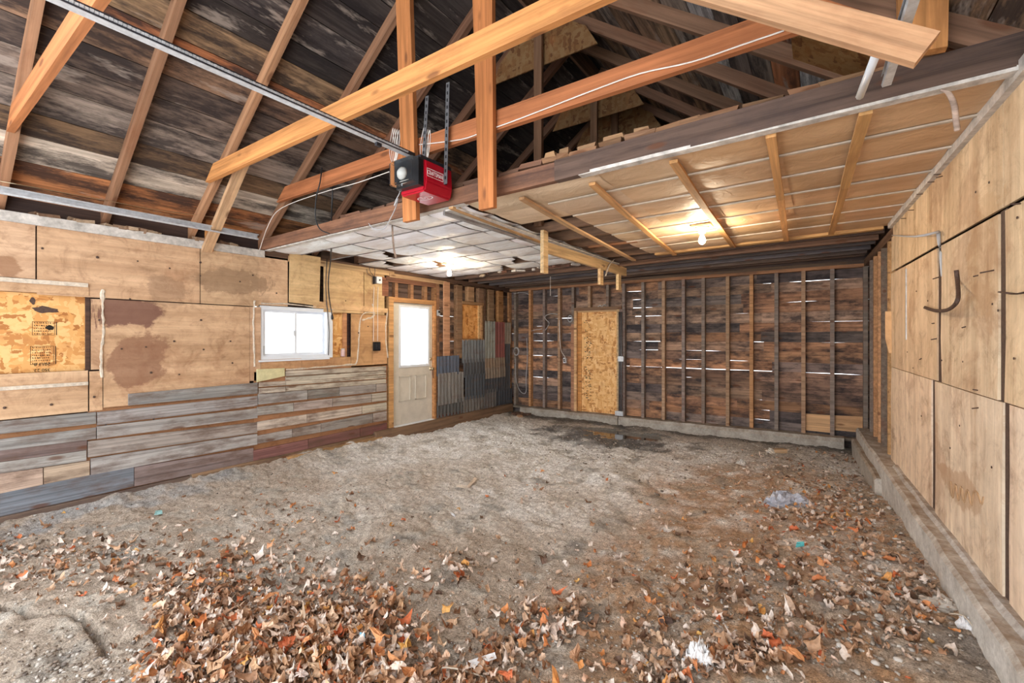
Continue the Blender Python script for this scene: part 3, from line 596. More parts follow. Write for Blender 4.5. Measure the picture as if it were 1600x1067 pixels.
for a in ((681.5, 716, 556, 586, (0.07, 0.085, 0.12), .02), (682, 722, 582, 630, (0.17, 0.155, 0.14), .035), (681.5, 721, 625, 660, (0.08, 0.075, 0.07), .02), (721, 756, 531, 566, (0.13, 0.135, 0.14), .02), (722, 756, 561, 588, (0.055, 0.055, 0.06), .035), (724, 754, 584, 622, (0.05, 0.055, 0.065), .045), (721.5, 754, 618, 650, (0.14, 0.125, 0.11), .03), (756, 771.5, 502, 562, (0.24, 0.24, 0.21), .03), (772, 785.5, 503, 560, (0.22, 0.06, 0.05), .03), (786, 796, 504, 537, (0.26, 0.21, 0.16), .03), (786, 796.5, 534, 622, (0.05, 0.05, 0.055), .02), (755, 786, 559, 577, (0.22, 0.15, 0.10), .045), (755, 786, 574, 590, (0.20, 0.15, 0.11), .055), (752, 786, 586, 612, (0.04, 0.042, 0.05), .035), (754, 773, 608, 643, (0.10, 0.09, 0.085), .03), (773, 797, 608, 640, (0.035, 0.04, 0.05), .03)): corr(*a)
quad('base_board', WL, Lq(5.5, 7.66, 0.10, 0.17, XL+.015), NL, 0.02, 'old_wood', (0.20, 0.09, 0.07))

# ------------------------------------------------------------------ back wall
WB = empty('wall_back', (-2.4, YB, 0), 'far wall of bare dark studs over weathered horizontal siding', 'wall', kind='structure')
siding(WB, XS-0.05, 0.62, 'x', YB+0.09, SID, z1=2.7)
def bx(p): return onB(p, 527).x
def stud(p, w, c, z0=0.10, z1=2.47, d=0.09, par=None, off=0.0): # p: left face pixel
    x = bx(p); quad('stud', par or WB, [(x, YB-off, z0), (x+w, YB-off, z0), (x+w, YB-off, z1), (x, YB-off, z1)], NB, d, 'lumber', c, 0.1)
SB = (0.44, 0.28, 0.18); SG = (0.26, 0.21, 0.18); SO = (0.55, 0.29, 0.14)
for p, c in ((792.5, SO), (803, SG), (826, SO), (848, SG), (871.5, SB), (893, SG), (972, SG), (1002, SG), (1034, SB), (1065, SG), (1096, SG), (1134, SB), (1171, SO), (1210, SG), (1252, SB), (1297, SG), (1349, SG)): stud(p, 0.05, c)
for p in (918.5, 947): stud(p, 0.05, SB if p < 930 else SG, z0=2.06)
top0 = onB(792, 452); 
for z0, z1, c in ((2.455, 2.50, (0.40, 0.20, 0.10)), (2.50, 2.545, (0.13, 0.085, 0.06))): quad('top_plate', WB, [(XL, YB-.01, z0), (0.47, YB-.01, z0), (0.47, YB-.01, z1), (XL, YB-.01, z1)], NB, 0.10, 'old_wood', c)
quad('bottom_plate', WB, [(XL, YB-.02, 0.05), (0.47, YB-.02, 0.08), (0.47, YB-.02, 0.12), (XL, YB-.02, 0.09)], NB, 0.11, 'old_wood', (0.22, 0.17, 0.13))
# doorway closed with a strand board
x0, x1 = bx(899), bx(966)
quad('strand_board', WB, [(x0+.1, YB+.05, 0.10), (x1-.02, YB+.05, 0.10), (x1-.02, YB+.05, 2.0), (x0+.1, YB+.05, 2.0)], NB, 0.012, 'osb', (1.0, 0.86, 0.70))
for a, b, z0, z1, c, o in ((x0-.02, x0+.035, 0.1, 2.0, (0.70, 0.44, 0.22), -.02), (x0+.035, x0+.11, 0.1, 2.0, (0.60, 0.28, 0.09), .035), (x1-.03, x1+.02, 0.1, 2.0, (0.62, 0.42, 0.24), 0), (x0-.03, x1+.06, 2.0, 2.06, (0.22, 0.13, 0.08), 0), (x0, x1, 1.97, 2.0, (0.66, 0.42, 0.22), 0.02), (x0-.09, x0-.02, 0.1, 1.75, (0.38, 0.20, 0.12), -.01), (x1+.03, x1+.09, 0.1, 2.0, (0.22, 0.17, 0.16), -.01)):
    quad('doorway_frame', WB, [(a, YB+o, z0), (b, YB+o, z0), (b, YB+o, z1), (a, YB+o, z1)], NB, 0.08, 'lumber', c)
def Bm(p, q, y, rot=0): M = Matrix(((1, 0, 0, 0), (0, 0, -1, 0), (0, 1, 0, 0), (0, 0, 0, 1))); M.translation = onB(p, q, y); return M @ Matrix.Rotation(rot, 4, 'Z')
for q, h in ((515, 20), (533, 10), (543, 10), (555, 8), (583, 12), (595, 10), (608, 10), (620, 8)): # printed marks up the board, too small to read
    M = Bm(918, q, YB+.0485); v = []; f = []
    for i in range(15):
        a, b, w, g = R(-.08, .06), R(-h/110, h/110), R(.010, .035), R(.010, .03); k = len(v); v += [(a, b, 0), (a+w, b, 0), (a+w, b+g*.5, 0), (a, b+g*.5, 0)]; f.append((k, k+1, k+2, k+3))
    link('ink_stamp', meshof('ink_stamp', v, f), 'print_ink', WB, M)
for x0_, x1_, w in ((1257, 1297, 0), (1303, 1348, 0)): quad('patch_board', WB, [onB(x0_, 672, YB+.06), onB(x1_, 676, YB+.06), onB(x1_, 651 if x0_ > 1300 else 649, YB+.06), onB(x0_, 649 if x0_ > 1300 else 646, YB+.06)], NB, 0.015, 'lumber', (0.62, 0.38, 0.20))
tube('paint_stroke', WB, [onB(934, 480, YB+.07), onB(938, 477, YB+.07), onB(940, 480, YB+.07), onB(944, 476, YB+.07), onB(947, 478, YB+.07)], 0.010, 'white_paint')
# concrete curb along its foot
def curb(p0, p1, col, name='curb_stone'):
    P0t, P1t = onB(p0[0], p0[1], YB-.13), onB(p1[0], p1[1], YB-.13); dz = 0.30
    n = 8; v = []; f = []
    for i in range(n+1):
        t = i/n; x = P0t.x+(P1t.x-P0t.x)*t; zt = P0t.z+(P1t.z-P0t.z)*t+R(-.006, .006); y = YB-.13+R(-.008, .008)
        v += [(x, y+.012, zt-dz), (x, y, zt-.05), (x, y+.02, zt), (x, YB+.05, zt+.005), (x, YB+.05, zt-dz)]
    for i in range(n):
        for k in range(5): f.append((5*i+k, 5*i+(k+1) % 5, 5*i+5+(k+1) % 5, 5*i+5+k))
    f += [(4, 3, 2, 1, 0), (5*n, 5*n+1, 5*n+2, 5*n+3, 5*n+4)]
    o = Vector(v[0]); link(name, meshof(name, [Vector(p)-o for p in v], f), 'concrete', WB, Matrix.Translation(o), col)
curb((812, 636), (964.5, 651), (0.40, 0.37, 0.33)); curb((966, 651), (1319, 686), (0.44, 0.41, 0.37))
# gable boards above
z = 2.56; i = 0
while z < 4.75:
    za = z+0.08; hw = (4.83+.12-za)/SL; plank('gable_board', WB, (RX-hw-.18, YB+0.1, za), (RX+hw+.18, YB+0.1, za), 0.206, 0.02, NB, 'old_wood', (0.10, 0.065, 0.05), 0.0, 0.25); z += 0.2
# ------------------------------------------------------------------ right wall
WR = empty('wall_right', (xr(4), 4, 0), 'pale plywood side wall with nails and dark seams', 'wall', kind='structure')
def Rp(y, z, o=0.0): return Vector((xr(y)+NR.x*o, y+NR.y*o, z))
def rq(y0, y1, z0, z1, T=0.012, mat='ply_right', c=(0.76, 0.60, 0.42), o=0.0, warp=0.0, name='plywood_sheet', z0b=None, z1b=None):
    # seen from inside the nearer end is to the right
    return quad(name, WR, [Rp(y1, z0, o), Rp(y0, z0b if z0b is not None else z0, o), Rp(y0, z1b if z1b is not None else z1, o), Rp(y1, z1, o)], NR, T, mat, c, 0.05, warp)
def rz(px, py): p = onR(px, py); return p.y, p.z
yA = rz(1393, 500)[0]; y1473 = rz(1473, 500)[0]; y1405 = rz(1405, 500)[0]; y1572 = rz(1572, 500)[0]; y1463 = rz(1463, 700)[0]; y1578 = rz(1579, 800)[0]
zu = rz(1393, 426)[1]; zu2 = rz(1600, 309.5)[1]; zl = rz(1393, 573)[1]; zl2 = rz(1600, 638)[1]
yN = rz(1600, 500)[0]
def zus(y): return zu+(zu2-zu)*(yA-y)/(yA-yN)
def zls(y): return zl+(zl2-zl)*(yA-y)/(yA-yN)
g = 0.011
for a, b in ((y1405+g, yA), (2.9, y1405), (-0.7, 2.89)): rq(a, b, zus(b)+g, 2.56, z0b=zus(a)+g)
for a, b, c in ((y1473+.11, yA, 0), (y1572+.07, y1473, 1), (1.2, y1572, 0), (-0.7, 1.19, 0)): rq(a, b, zls(b)+.003, zus(b)-g, z0b=zls(a)+.003, z1b=zus(a)-g, o=0.004*c, warp=0.006)
for a, b, c in ((y1463+.10, yA, 0), (y1578+.07, y1463, 1), (1.2, y1578, 0), (-0.7, 1.19, 1)): rq(a, b, 0.30, zls(b)-.003, z1b=zls(a)-.003, o=0.003*c, warp=0.006, c=(0.80, 0.67, 0.53))
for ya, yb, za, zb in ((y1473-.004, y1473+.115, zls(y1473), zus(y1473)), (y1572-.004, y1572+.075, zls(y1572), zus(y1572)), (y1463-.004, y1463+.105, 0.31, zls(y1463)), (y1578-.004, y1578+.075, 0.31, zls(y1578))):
    rq(ya, yb, za, zb, T=0.006, mat='rust_iron', c=(.1, .1, .1), o=-0.0035, name='seam_shade_strip')  # dark strips added so the open seams read as shaded
rq(-0.7, 7.8, -0.1, 2.75, T=0.03, mat='old_wood', c=(0.10, 0.055, 0.035), o=-0.085, name='sheathing_panel')
for z0, z1, c in ((0.1, .24, 0), (.25, .4, 1), (.6, .75, 1), (.9, 1.04, 0), (1.2, 1.35, 1), (1.5, 1.64, 0), (1.8, 1.95, 1), (2.1, 2.3, 0)): rq(yA, 7.72, z0, z1, T=0.02, mat='old_wood', c=SID[c], o=-0.075, name='siding_board')
for p, c, w in ((1386, (0.62, 0.36, 0.16), .05), (1376, (0.20, 0.16, 0.13), .04), (1371, (0.62, 0.34, 0.17), .045), (1364, (0.56, 0.30, 0.15), .045), (1358, (0.26, 0.20, 0.17), .045)):
    y = rz(p, 600)[0]; rq(y-w, y, 0.27, 2.50, T=0.085, mat='lumber', c=c, o=-0.002, name='stud')
rq(5.55, 7.7, 2.46, 2.55, T=0.09, mat='old_wood', c=(0.22, 0.12, 0.07), o=0, name='top_plate')
rq(yA-.03, yA+.05, 1.35, 1.75, T=0.01, mat='ceiling_paper', c=(0.62, 0.40, 0.20), o=.006, warp=0.05, name='torn_paper')
rq(yA-.03, yA+.03, 0.5, 2.5, T=0.02, mat='lumber', c=(0.60, 0.36, 0.17), o=-.03, name='stud')
tr = rq(-0.7, yA-.02, 2.547, 2.61, T=0.03, mat='white_paint', c=(1, 1, 1), o=0.03, name='ceiling_trim')
for p, q in ((1470, 272), (1460, 284), (1442, 303), (1428, 328), (1416, 341), (1391, 426)): # nails driven through the trim
    c = onR(p, q, 0.004); tube('nail', WR, [c, c+NR*0.035+Vector((0, 0, 0.003))], 0.003, 'rust_iron', 5)
for p, q, l in ((1467, 433, .05), (1529, 430, .03), (1464, 529, .05), (1554, 422, .08), (1510, 510, .03), (1530, 610, .04), (1530, 637, .045), (1595, 318, .05), (1473, 275, .05), (1440, 560, .02), (1460, 505, .02)):
    c = onR(p, q, 0.004); tube('nail', WR, [c, c+NR*l*0.6+Vector((0, R(-.01, .01), R(-.012, .004)))], 0.0035, 'rust_iron', 5)
for p, q in ((1418, 550), (1427, 575), (1432, 455), (1450, 470), (1505, 565), (1551, 475), (1560, 485), (1585, 560), (1472, 563), (1590, 340), (1546, 285), (1525, 300), (1440, 650), (1500, 665), (1485, 700), (1550, 730)):
    link('nail', NAIL, None, WR, frame((0, 1, 0), NR, onR(p, q, .006)))
tube('paint_scrawl', WR, [onR(p, q, 0.010) for p, q in ((1486, 752), (1488, 778), (1493, 756), (1497, 782), (1502, 760), (1506, 785), (1512, 765), (1518, 790), (1522, 768), (1528, 772), (1534, 788), (1537, 776))], 0.005, 'painted', 4, flat=0.2, col=(0.50, 0.31, 0.17))
# stepped concrete foundation under it
def strip(name, x0, x1, z0, z1, ya, yb, col, n=14):
    v = []; f = []
    for i in range(n+1):
        y = ya+(yb-ya)*i/n; s = xr(y); j1, j2 = R(-.006, .006), R(-.006, .006)
        v += [(s-x0+j1+.01, y, z0), (s-x0+j1, y, z1-.02), (s-x0+j1+.018, y, z1+j2), (s-x1, y, z1+j2), (s-x1, y, z0)]
    for i in range(n):
        for k in range(5): f.append((5*i+k, 5*i+(k+1) % 5, 5*i+5+(k+1) % 5, 5*i+5+k))
    f += [(4, 3, 2, 1, 0), (5*n, 5*n+1, 5*n+2, 5*n+3, 5*n+4)]
    o = Vector(v[0]); return link(name, meshof(name, [Vector(p)-o for p in v], f), 'concrete', WR, Matrix.Translation(o), col)
strip('foundation_curb', 0.115, -0.09, -0.1, 0.325, -0.7, 7.32, (0.58, 0.55, 0.51), 30)
strip('foundation_ledge', 0.045, -0.05, 0.30, 0.345, -0.7, 5.3, (0.54, 0.52, 0.50), 24)
strip('footing_timber', 0.165, 0.10, -0.1, 0.19, 5.35, 7.30, (0.46, 0.42, 0.37), 8)
#@@PART3
# ------------------------------------------------------------------ roof: decking boards on rafters
RF = empty('roof', (RX, 3.5, 4.8), 'open gable roof of dark weathered decking boards on rafters', 'roof', kind='structure')
RYS = [-0.1, 0.62, 1.26, 1.95, 2.66, 3.33, 3.98, 4.65, 5.32, 6.0, 6.67, 7.35]
LE = -5.383; RE = 0.674
def zl_(x): return ZE+(x-LE)*SL
def zr_(x): return ZE+(RE-x)*SL
UL = Vector((1, 0, SL)).normalized(); NLd = Vector((SL, 0, -1)).normalized()     # up the left slope / its inward normal
UR = Vector((-1, 0, SL)).normalized(); NRd = Vector((-SL, 0, -1)).normalized()
RH = 0.10
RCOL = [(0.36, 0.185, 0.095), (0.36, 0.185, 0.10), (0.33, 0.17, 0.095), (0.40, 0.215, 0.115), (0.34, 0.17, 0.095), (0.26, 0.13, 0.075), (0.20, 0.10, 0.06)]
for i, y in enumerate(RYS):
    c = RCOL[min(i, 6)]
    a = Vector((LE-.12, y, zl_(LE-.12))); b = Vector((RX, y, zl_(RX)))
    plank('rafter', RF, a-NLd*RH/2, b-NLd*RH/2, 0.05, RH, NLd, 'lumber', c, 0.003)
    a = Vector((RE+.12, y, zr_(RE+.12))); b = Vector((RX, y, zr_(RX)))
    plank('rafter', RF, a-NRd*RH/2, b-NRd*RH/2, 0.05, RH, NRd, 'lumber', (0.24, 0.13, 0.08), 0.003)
DC = [(0.24, 0.14, 0.09), (0.16, 0.11, 0.085), (0.28, 0.17, 0.10), (0.20, 0.15, 0.12), (0.13, 0.095, 0.08)]
def deck(U, N, e, zf, sgn):
    s = -0.35; i = 0; total = (abs(RX-e))/abs(U.x)
    while s < total+0.02:
        w = R(0.17, 0.26)
        if sgn > 0 and i == 3: w = 0.25
        c0 = Vector((e, 0, zf(e)))+U*(s+w/2)-N*(RH+.012)
        col = random.choice(DC)
        if sgn > 0:
            if i in (1, 2): col = (0.46, 0.19, 0.075)
            if i in (3,): col = (0.50, 0.42, 0.35)
            if i == 5: col = (0.33, 0.26, 0.21)
            if i == 9: col = (0.42, 0.16, 0.07); w = 0.08; c0 = Vector((e, 0, zf(e)))+U*(s+w/2)-N*(RH+.012)
            if i >= 11: col = (0.07, 0.055, 0.05)
        elif i in (6, 10): col = (0.45, 0.42, 0.40)
        elif i in (7,): col = (0.33, 0.13, 0.06)
        cut = random.choice([1.95, 2.66, 3.33, 3.98, 4.65])
        for ya, yb in ((-0.75, cut-.002), (cut+.002, 7.95)):
            plank('deck_board', RF, c0+Vector((0, ya, 0)), c0+Vector((0, yb, 0)), w-0.006, 0.022, -N, 'deck_wood', col, 0.0, 0.3)
        s += w; i += 1
deck(UL, NLd, LE, zl_, 1); deck(UR, NRd, RE, zr_, -1)
for U, N, e, zf in ((UL, NLd, LE, zl_), (UR, NRd, RE, zr_)): # backing added over the boards to block light at their gaps
    a = Vector((e, 0, zf(e)))-N*(RH+.03)-U*.4; b = a+U*(abs(RX-e)/abs(U.x)+.46)
    quad('light_block_sheet', RF, [a+Vector((0, -.8, 0)), a+Vector((0, 8, 0)), b+Vector((0, 8, 0)), b+Vector((0, -.8, 0))], N, .006, 'black_plastic', (.1, .1, .1))
plank('ridge_board', RF, (RX, -0.75, 4.80), (RX, 7.9, 4.80), 0.22, 0.03, (1, 0, 0), 'old_wood', (0.2, 0.11, 0.07))
for s, x, z in ((-1, LE-.10, 2.55), (1, RE+.17, 2.55)): plank('eave_light_block', RF, (x, -0.75, z), (x, 7.9, z), 0.36, 0.02, (1, 0, 0), 'old_wood', (0.08, 0.05, 0.04))  # boards added along the eaves to keep light out
for px, py, yy in ((832, 78, 3.93), (915, 150, 5.27), (965, 185, 5.95)): # gusseted trusses further in
    zc = 4.42; hw = 0.62
    v = [(-hw, 0, -.16), (-hw+.12, 0, .05), (-.05, 0, .38), (.05, 0, .38), (hw-.12, 0, .05), (hw, 0, -.16)]
    v2 = [(a, 0.014, c) for a, _, c in v]; n = 6
    f = [tuple(range(6)), tuple(range(11, 5, -1))]+[(i, 6+i, 6+(i+1) % 6, (i+1) % 6) for i in range(6)]
    link('gusset_plate', meshof('gusset_plate', v+v2, f), 'osb', RF, Matrix.Translation((RX, yy-.02, zc)), (0.28, 0.21, 0.15))
    plank('king_post', RF, (RX, yy-.06, 2.62), (RX, yy-.06, 4.6), 0.09, 0.04, NB, 'lumber', (0.22, 0.12, 0.07))
a_ = onC(1262, 66, 3.35); quad('strand_board', RF, [Vector((0.28, 3.38, 2.92)), Vector((0.28, 2.98, 2.92)), Vector((-0.15, 2.98, 3.24)), Vector((-0.15, 3.38, 3.24))], NRd, 0.012, 'osb', (0.30, 0.21, 0.13))

# collar beams across the front of the garage, each a thing of its own
def collar(y, zb, x0, x1, c, label, mat='lumber'):
    o = plank('collar_beam', None, (x0, y, zb+.07), (x1, y, zb+.07), 0.14, 0.04, NB, mat, c, 0.002, 0.02)
    me = o.data
    for vtx in me.vertices: # ends cut to the roof pitch
        L = x1-x0
        if vtx.co.x < 0.001 and vtx.co.y*1 > 0: vtx.co.x += 0.14/SL*0.9
        if vtx.co.x > L-0.001 and vtx.co.y > 0: vtx.co.x -= 0.14/SL*0.9
    return tag(o, label, 'beam', 'collar beams')
collar(0.60, 2.99, -4.85, 0.14, (0.42, 0.16, 0.06), 'reddish collar beam crossing the top left corner, nearest of three')
collar(1.87, 2.985, -4.85, 0.14, (0.60, 0.26, 0.085), 'brightest orange collar beam, above the garage door opener rail')
collar(2.56, 2.965, -4.87, 0.14, (0.46, 0.165, 0.065), 'red-brown collar beam with white wire, behind the hanging posts')
def post(x0, x1, xt0, xt1, zb, zt, y, c, label):
    P = [(x0, y, zb), (x1, y, zb), (xt1, y, zt), (xt0, y, zt)]
    # length runs upward so that the grain follows it
    P = [Vector(p) for p in P]; o = quad('hanging_post', None, [P[1], P[2], P[3], P[0]], NB, 0.04, 'lumber', c, 0.02); return tag(o, label, 'post', 'hanging posts')
Yp = 2.535-0.05
def atY(px, py, y): d = ray(px, py); return C0+d*(y/d.y)
a, b, c_, d_ = atY(629.5, 347, Yp), atY(650.5, 346, Yp), atY(620.5, 40, Yp), atY(642, 40, Yp)
k = (4.45-a.z)/(c_.z-a.z)
post(a.x, b.x, a.x+(c_.x-a.x)*k, b.x+(d_.x-b.x)*k, a.z, 4.3, Yp, (0.50, 0.19, 0.065), 'orange post hanging left of the red opener, from the rafters')
a, b, c_, d_ = atY(748, 328, Yp), atY(771, 328, Yp), atY(738, 40, Yp), atY(768.5, 40, Yp)
post(a.x, b.x, a.x+(c_.x-a.x)*1.3, b.x+(d_.x-b.x)*1.3, a.z, 4.45, Yp, (0.47, 0.175, 0.06), 'orange post hanging right of the red opener, from the rafters')
# sister boards at the eaves
o = plank('rafter_brace', None, (-5.37, 2.06, 2.42), (-4.45, 2.02, 3.15), 0.045, 0.09, NB, 'lumber', (0.60, 0.38, 0.22)); tag(o, 'pale brace under the left end of the brightest collar beam', 'brace')
o = quad('wall_cleat', None, [(-5.35, 2.05, 2.42), (-5.35, 2.12, 2.42), (-5.35, 2.12, 2.78), (-5.35, 2.05, 2.78)], NL, 0.04, 'lumber', (0.60, 0.25, 0.08)); tag(o, 'short orange cleat upright on the left wall plate beside a brace', 'cleat')
Ys = 1.93
p0 = atY(1455, 60, Ys); e0 = atY(1430, 104, Ys); e1 = atY(1466, 53, Ys)
t_ = UR; a = (e0+e1)/2
o = plank('rafter_brace', None, a, a+t_*1.9, (e1-e0).length*0.98, 0.04, NB, 'lumber', (0.62, 0.36, 0.19)); tag(o, 'light sloping brace with cut end at the upper right', 'brace')
Yt = 2.56
q = [atY(1404, 86, Yt), atY(1481, 72, Yt), atY(1484, -60, Yt), atY(1402, -60, Yt)]
o = quad('end_block', None, [q[1], q[2], q[3], q[0]], NB, 0.05, 'lumber', (0.56, 0.26, 0.09)); tag(o, 'wide orange board end behind the light sloping brace', 'board')
o = plank('plate_board', None, (0.20, 2.80, 2.76), (0.85, 2.76, 2.74), 0.16, 0.04, (-.3, -1, 0), 'lumber', (0.34, 0.14, 0.07)); tag(o, 'dark red board behind the header at the right wall', 'board')

# ------------------------------------------------------------------ header beam carrying the low ceiling
hx = atY(888, 270, 2.64).x
o = plank('header_beam', None, (XL-.05, 2.665, 2.585), (hx, 2.665, 2.618), 0.125, 0.05, NB, 'old_wood', (0.27, 0.13, 0.075), 0.003); tag(o, 'reddish half of the header beam, below the opener', 'beam', 'header beam halves')
o = plank('header_beam', None, (hx-.1, 2.66, 2.618), (xr(2.66)-.005, 2.66, 2.655), 0.135, 0.06, NB, 'old_wood', (0.13, 0.085, 0.065), 0.003); tag(o, 'dark half of the header beam, running to the right wall', 'beam', 'header beam halves')
CH = empty('broken_lath_row', (-1.2, 2.72, 2.68), 'crumbling row of broken wooden blocks along the header top', 'debris')
def chunk(name, par, c, sx, sy, sz, col, rz_=0, mat='rubble'):
    v = [(x*sx*R(.75, 1.1)/2, y*sy*R(.75, 1.1)/2, z_*sz*R(.7, 1.15)/2) for x in (-1, 1) for y in (-1, 1) for z_ in (-1, 1)]
    f = [(0, 1, 3, 2), (4, 6, 7, 5), (0, 4, 5, 1), (2, 3, 7, 6), (0, 2, 6, 4), (1, 5, 7, 3)]
    return link(name, meshof(name, v, f), mat, par, Matrix.Translation(c) @ Matrix.Rotation(rz_, 4, 'Z') @ Matrix.Rotation(R(-.15, .15), 4, 'X'), jit(col, .2))
x = -3.9
while x < 0.25:
    z0 = 2.585+(x-XL)*0.0115+0.0625; w = R(.09, .24); h = R(.02, .04) if x < -1.6 else R(.03, .045)
    chunk('block', CH, Vector((x+w/2, 2.70, z0+h/2)), w, 0.10, h, (0.24, 0.13, 0.07) if x > -1.7 else (0.16, 0.085, 0.055), 0, 'lumber')
    if -1.7 < x < -0.9: chunk('block', CH, Vector((x+w/2+R(-.02, .02), 2.71, z0+h+.016)), w*R(.6, .9), 0.08, 0.035, (0.32, 0.19, 0.10), 0, 'lumber')
    x += w+R(-.01, .004)
# ------------------------------------------------------------------ low ceiling: joists, paper panels, battens
CE = empty('ceiling', (-2.3, 4.2, ZC), 'low ceiling of sagging paper panels between battens, part white part tan', 'ceiling', kind='structure')
YJ = [2.70, 3.10, 3.53, 3.97, 4.41, 4.84, 5.28, 5.72]
def zc(x): return 2.515+(x-XL)*0.0108
for y in YJ[1:]:
    plank('joist', CE, (XL+.02, y, zc(XL)+.075), (xr(y)-.01, y, zc(.5)+.075), 0.10, 0.045, NB, 'old_wood', (0.26, 0.15, 0.09), 0.002)
XB = [-2.33, -1.80, -1.22, -0.71, -0.20, 0.165]
XW = [XL+.02, -4.86, -4.34, -3.82, -3.30, -2.80, -2.36]
def paper(x0, x1, y0, y1, col, sag, wr, flap=None):
    nx, ny = 7, 4; v = []; f = []
    for i in range(nx+1):
        for k_ in range(ny+1):
            s, t = i/nx, k_/ny; xx, yy = x0+(x1-x0)*s, y0+(y1-y0)*t
            z = zc(xx)+0.018-sag*math.sin(math.pi*t)*(0.5+0.5*math.sin(math.pi*s)) + (R(-wr, wr) if 0 < i < nx and 0 < k_ < ny else 0)
            if flap and flap[0] == 'tear' and i+k_ > 7: z -= 0.03*(i+k_-7)
            v.append((xx-x0, yy-y0, z))
    for i in range(nx):
        for k_ in range(ny):
            if flap and flap[0] == 'hole' and i+k_ > flap[1]: continue
            a = i*(ny+1)+k_; f.append((a, a+1, a+ny+2, a+ny+1))
    m = len(v); v += [(p[0], p[1], p[2]+.004) for p in v]; f += [tuple(m+q_ for q_ in reversed(q)) for q in f]
    o = link('paper_panel', meshof('paper_panel', v, f), 'ceiling_paper', CE, Matrix.Translation((x0, y0, 0)), jit(col, 0.06)); o.data.shade_smooth(); return o
TAN = (0.62, 0.40, 0.23); TAN2 = (0.68, 0.53, 0.38); WHT = (0.84, 0.86, 0.90)
holes = {(0, 2), (0, 4), (0, 5), (0, 6), (0, 3)}
for j_, (y0, y1) in enumerate(zip(YJ[:-1], YJ[1:])):
    for i, (x0, x1) in enumerate(zip(XB, XB[1:]+[None])):
        if (i, j_) in holes: continue
        x1 = x1 if x1 is not None else xr(y1)-.02
        t = min(1, max(0, (x0+2.3)/1.6)); col = tuple(TAN2[q]*(1-t)+TAN[q]*t for q in range(3))
        paper(x0-.002, x1+.002, y0+.004, y1-.004, col, R(.01, .028) if i < 4 else R(.002, .010), 0.004 if i < 4 else .001)
    for i, (x0, x1) in enumerate(zip(XW[:-1], XW[1:])):
        if (i, j_) in {(0, 1), (0, 2)}: continue
        fl = ('hole', 5) if (i, j_) in {(0, 3), (1, 4), (3, 5), (2, 6), (1, 2)} else None
        paper(x0+.008, x1-.008, y0+.012, y1-.01, WHT, R(.015, .04), 0.014, fl)
for y in YJ[:-1]: # thin painted lath under each joist on the tan side
    plank('lath', CE, (XB[1], y+.012, zc(XB[1])+.012), (xr(y)-.03, y+.012, zc(.5)+.012), 0.022, 0.010, NC, 'painted', (0.62, 0.52, 0.42))
for y in YJ[1:-1]: plank('lath', CE, (XW[0], y, zc(XW[0])+.016), (XW[-1], y, zc(XW[-1])+.016), 0.014, 0.008, NC, 'old_wood', (0.30, 0.27, 0.26))
for xa in XW[1:-1]: plank('lath', CE, (xa, 2.7, zc(xa)+.016), (xa, 5.7, zc(xa)+.016), 0.014, 0.008, NC, 'old_wood', (0.30, 0.27, 0.26))
BAT = [((1352, 172), (1299, 363)), ((1205, 208), (1229, 374)), ((1052, 249), (1146, 384)), ((925, 284), (1054, 396)), ((815, 307), (991, 405))]
for (a, b), xa in zip(BAT, (0.165, -.20, -.71, -1.22, -1.8)):
    p, q = onC(*a, zc(xa)), onC(*b, zc(xa)); p.z = zc(p.x)-.012; q.z = zc(q.x)-.012
    m1 = p.lerp(q, R(.3, .45)); m1.z -= R(.006, .014); c = (0.62, 0.34, 0.14) if xa > -1.5 else (0.58, 0.36, 0.19)
    plank('batten', CE, p, m1, 0.05, 0.02, NC, 'lumber', c, .003); plank('batten', CE, m1+(q-p).normalized()*.004, q, 0.048, 0.02, NC, 'lumber', jit(c, .2), .003)
p = onC(722, 329, zc(-2.33)-.005); p2 = onC(846, 378, zc(-2.33)-.02)
plank('batten', CE, (p.x, 2.66, zc(-2.33)-.005), (p2.x, p2.y, zc(-2.33)-.015), 0.045, 0.035, NC, 'lumber', (0.64, 0.38, 0.18), .003)
plank('trough_strip', CE, (-2.47, 2.70, zc(-2.4)-.012), (-2.40, 6.0, zc(-2.4)-.02), 0.13, 0.012, NC, 'white_paint', (1, 1, 1), .003)
plank('trough_strip', CE, (-2.55, 2.70, zc(-2.4)-.02), (-2.50, 6.0, zc(-2.4)-.03), 0.02, 0.05, NC, 'grey_wood', (0.32, 0.31, 0.31), .003)
plank('edge_strip', CE, (-1.3, 2.66, zc(-1.3)+.0), (xr(2.64)-.02, 2.66, zc(.6)+.002), 0.06, 0.02, NC, 'white_paint', (1, 1, 1), .006); plank('edge_strip', CE, (XL+.03, 2.69, zc(XL)+.0), (-2.3, 2.69, zc(-2.3)+.002), 0.06, 0.012, NC, 'white_paint', (1, 1, 1), .004)
plank('edge_board', CE, (-1.75, 5.74, zc(-1.75)+.005), (xr(5.7)-.05, 5.74, zc(.4)+.005), 0.09, 0.03, NC, 'lumber', (0.60, 0.36, 0.16), .006)
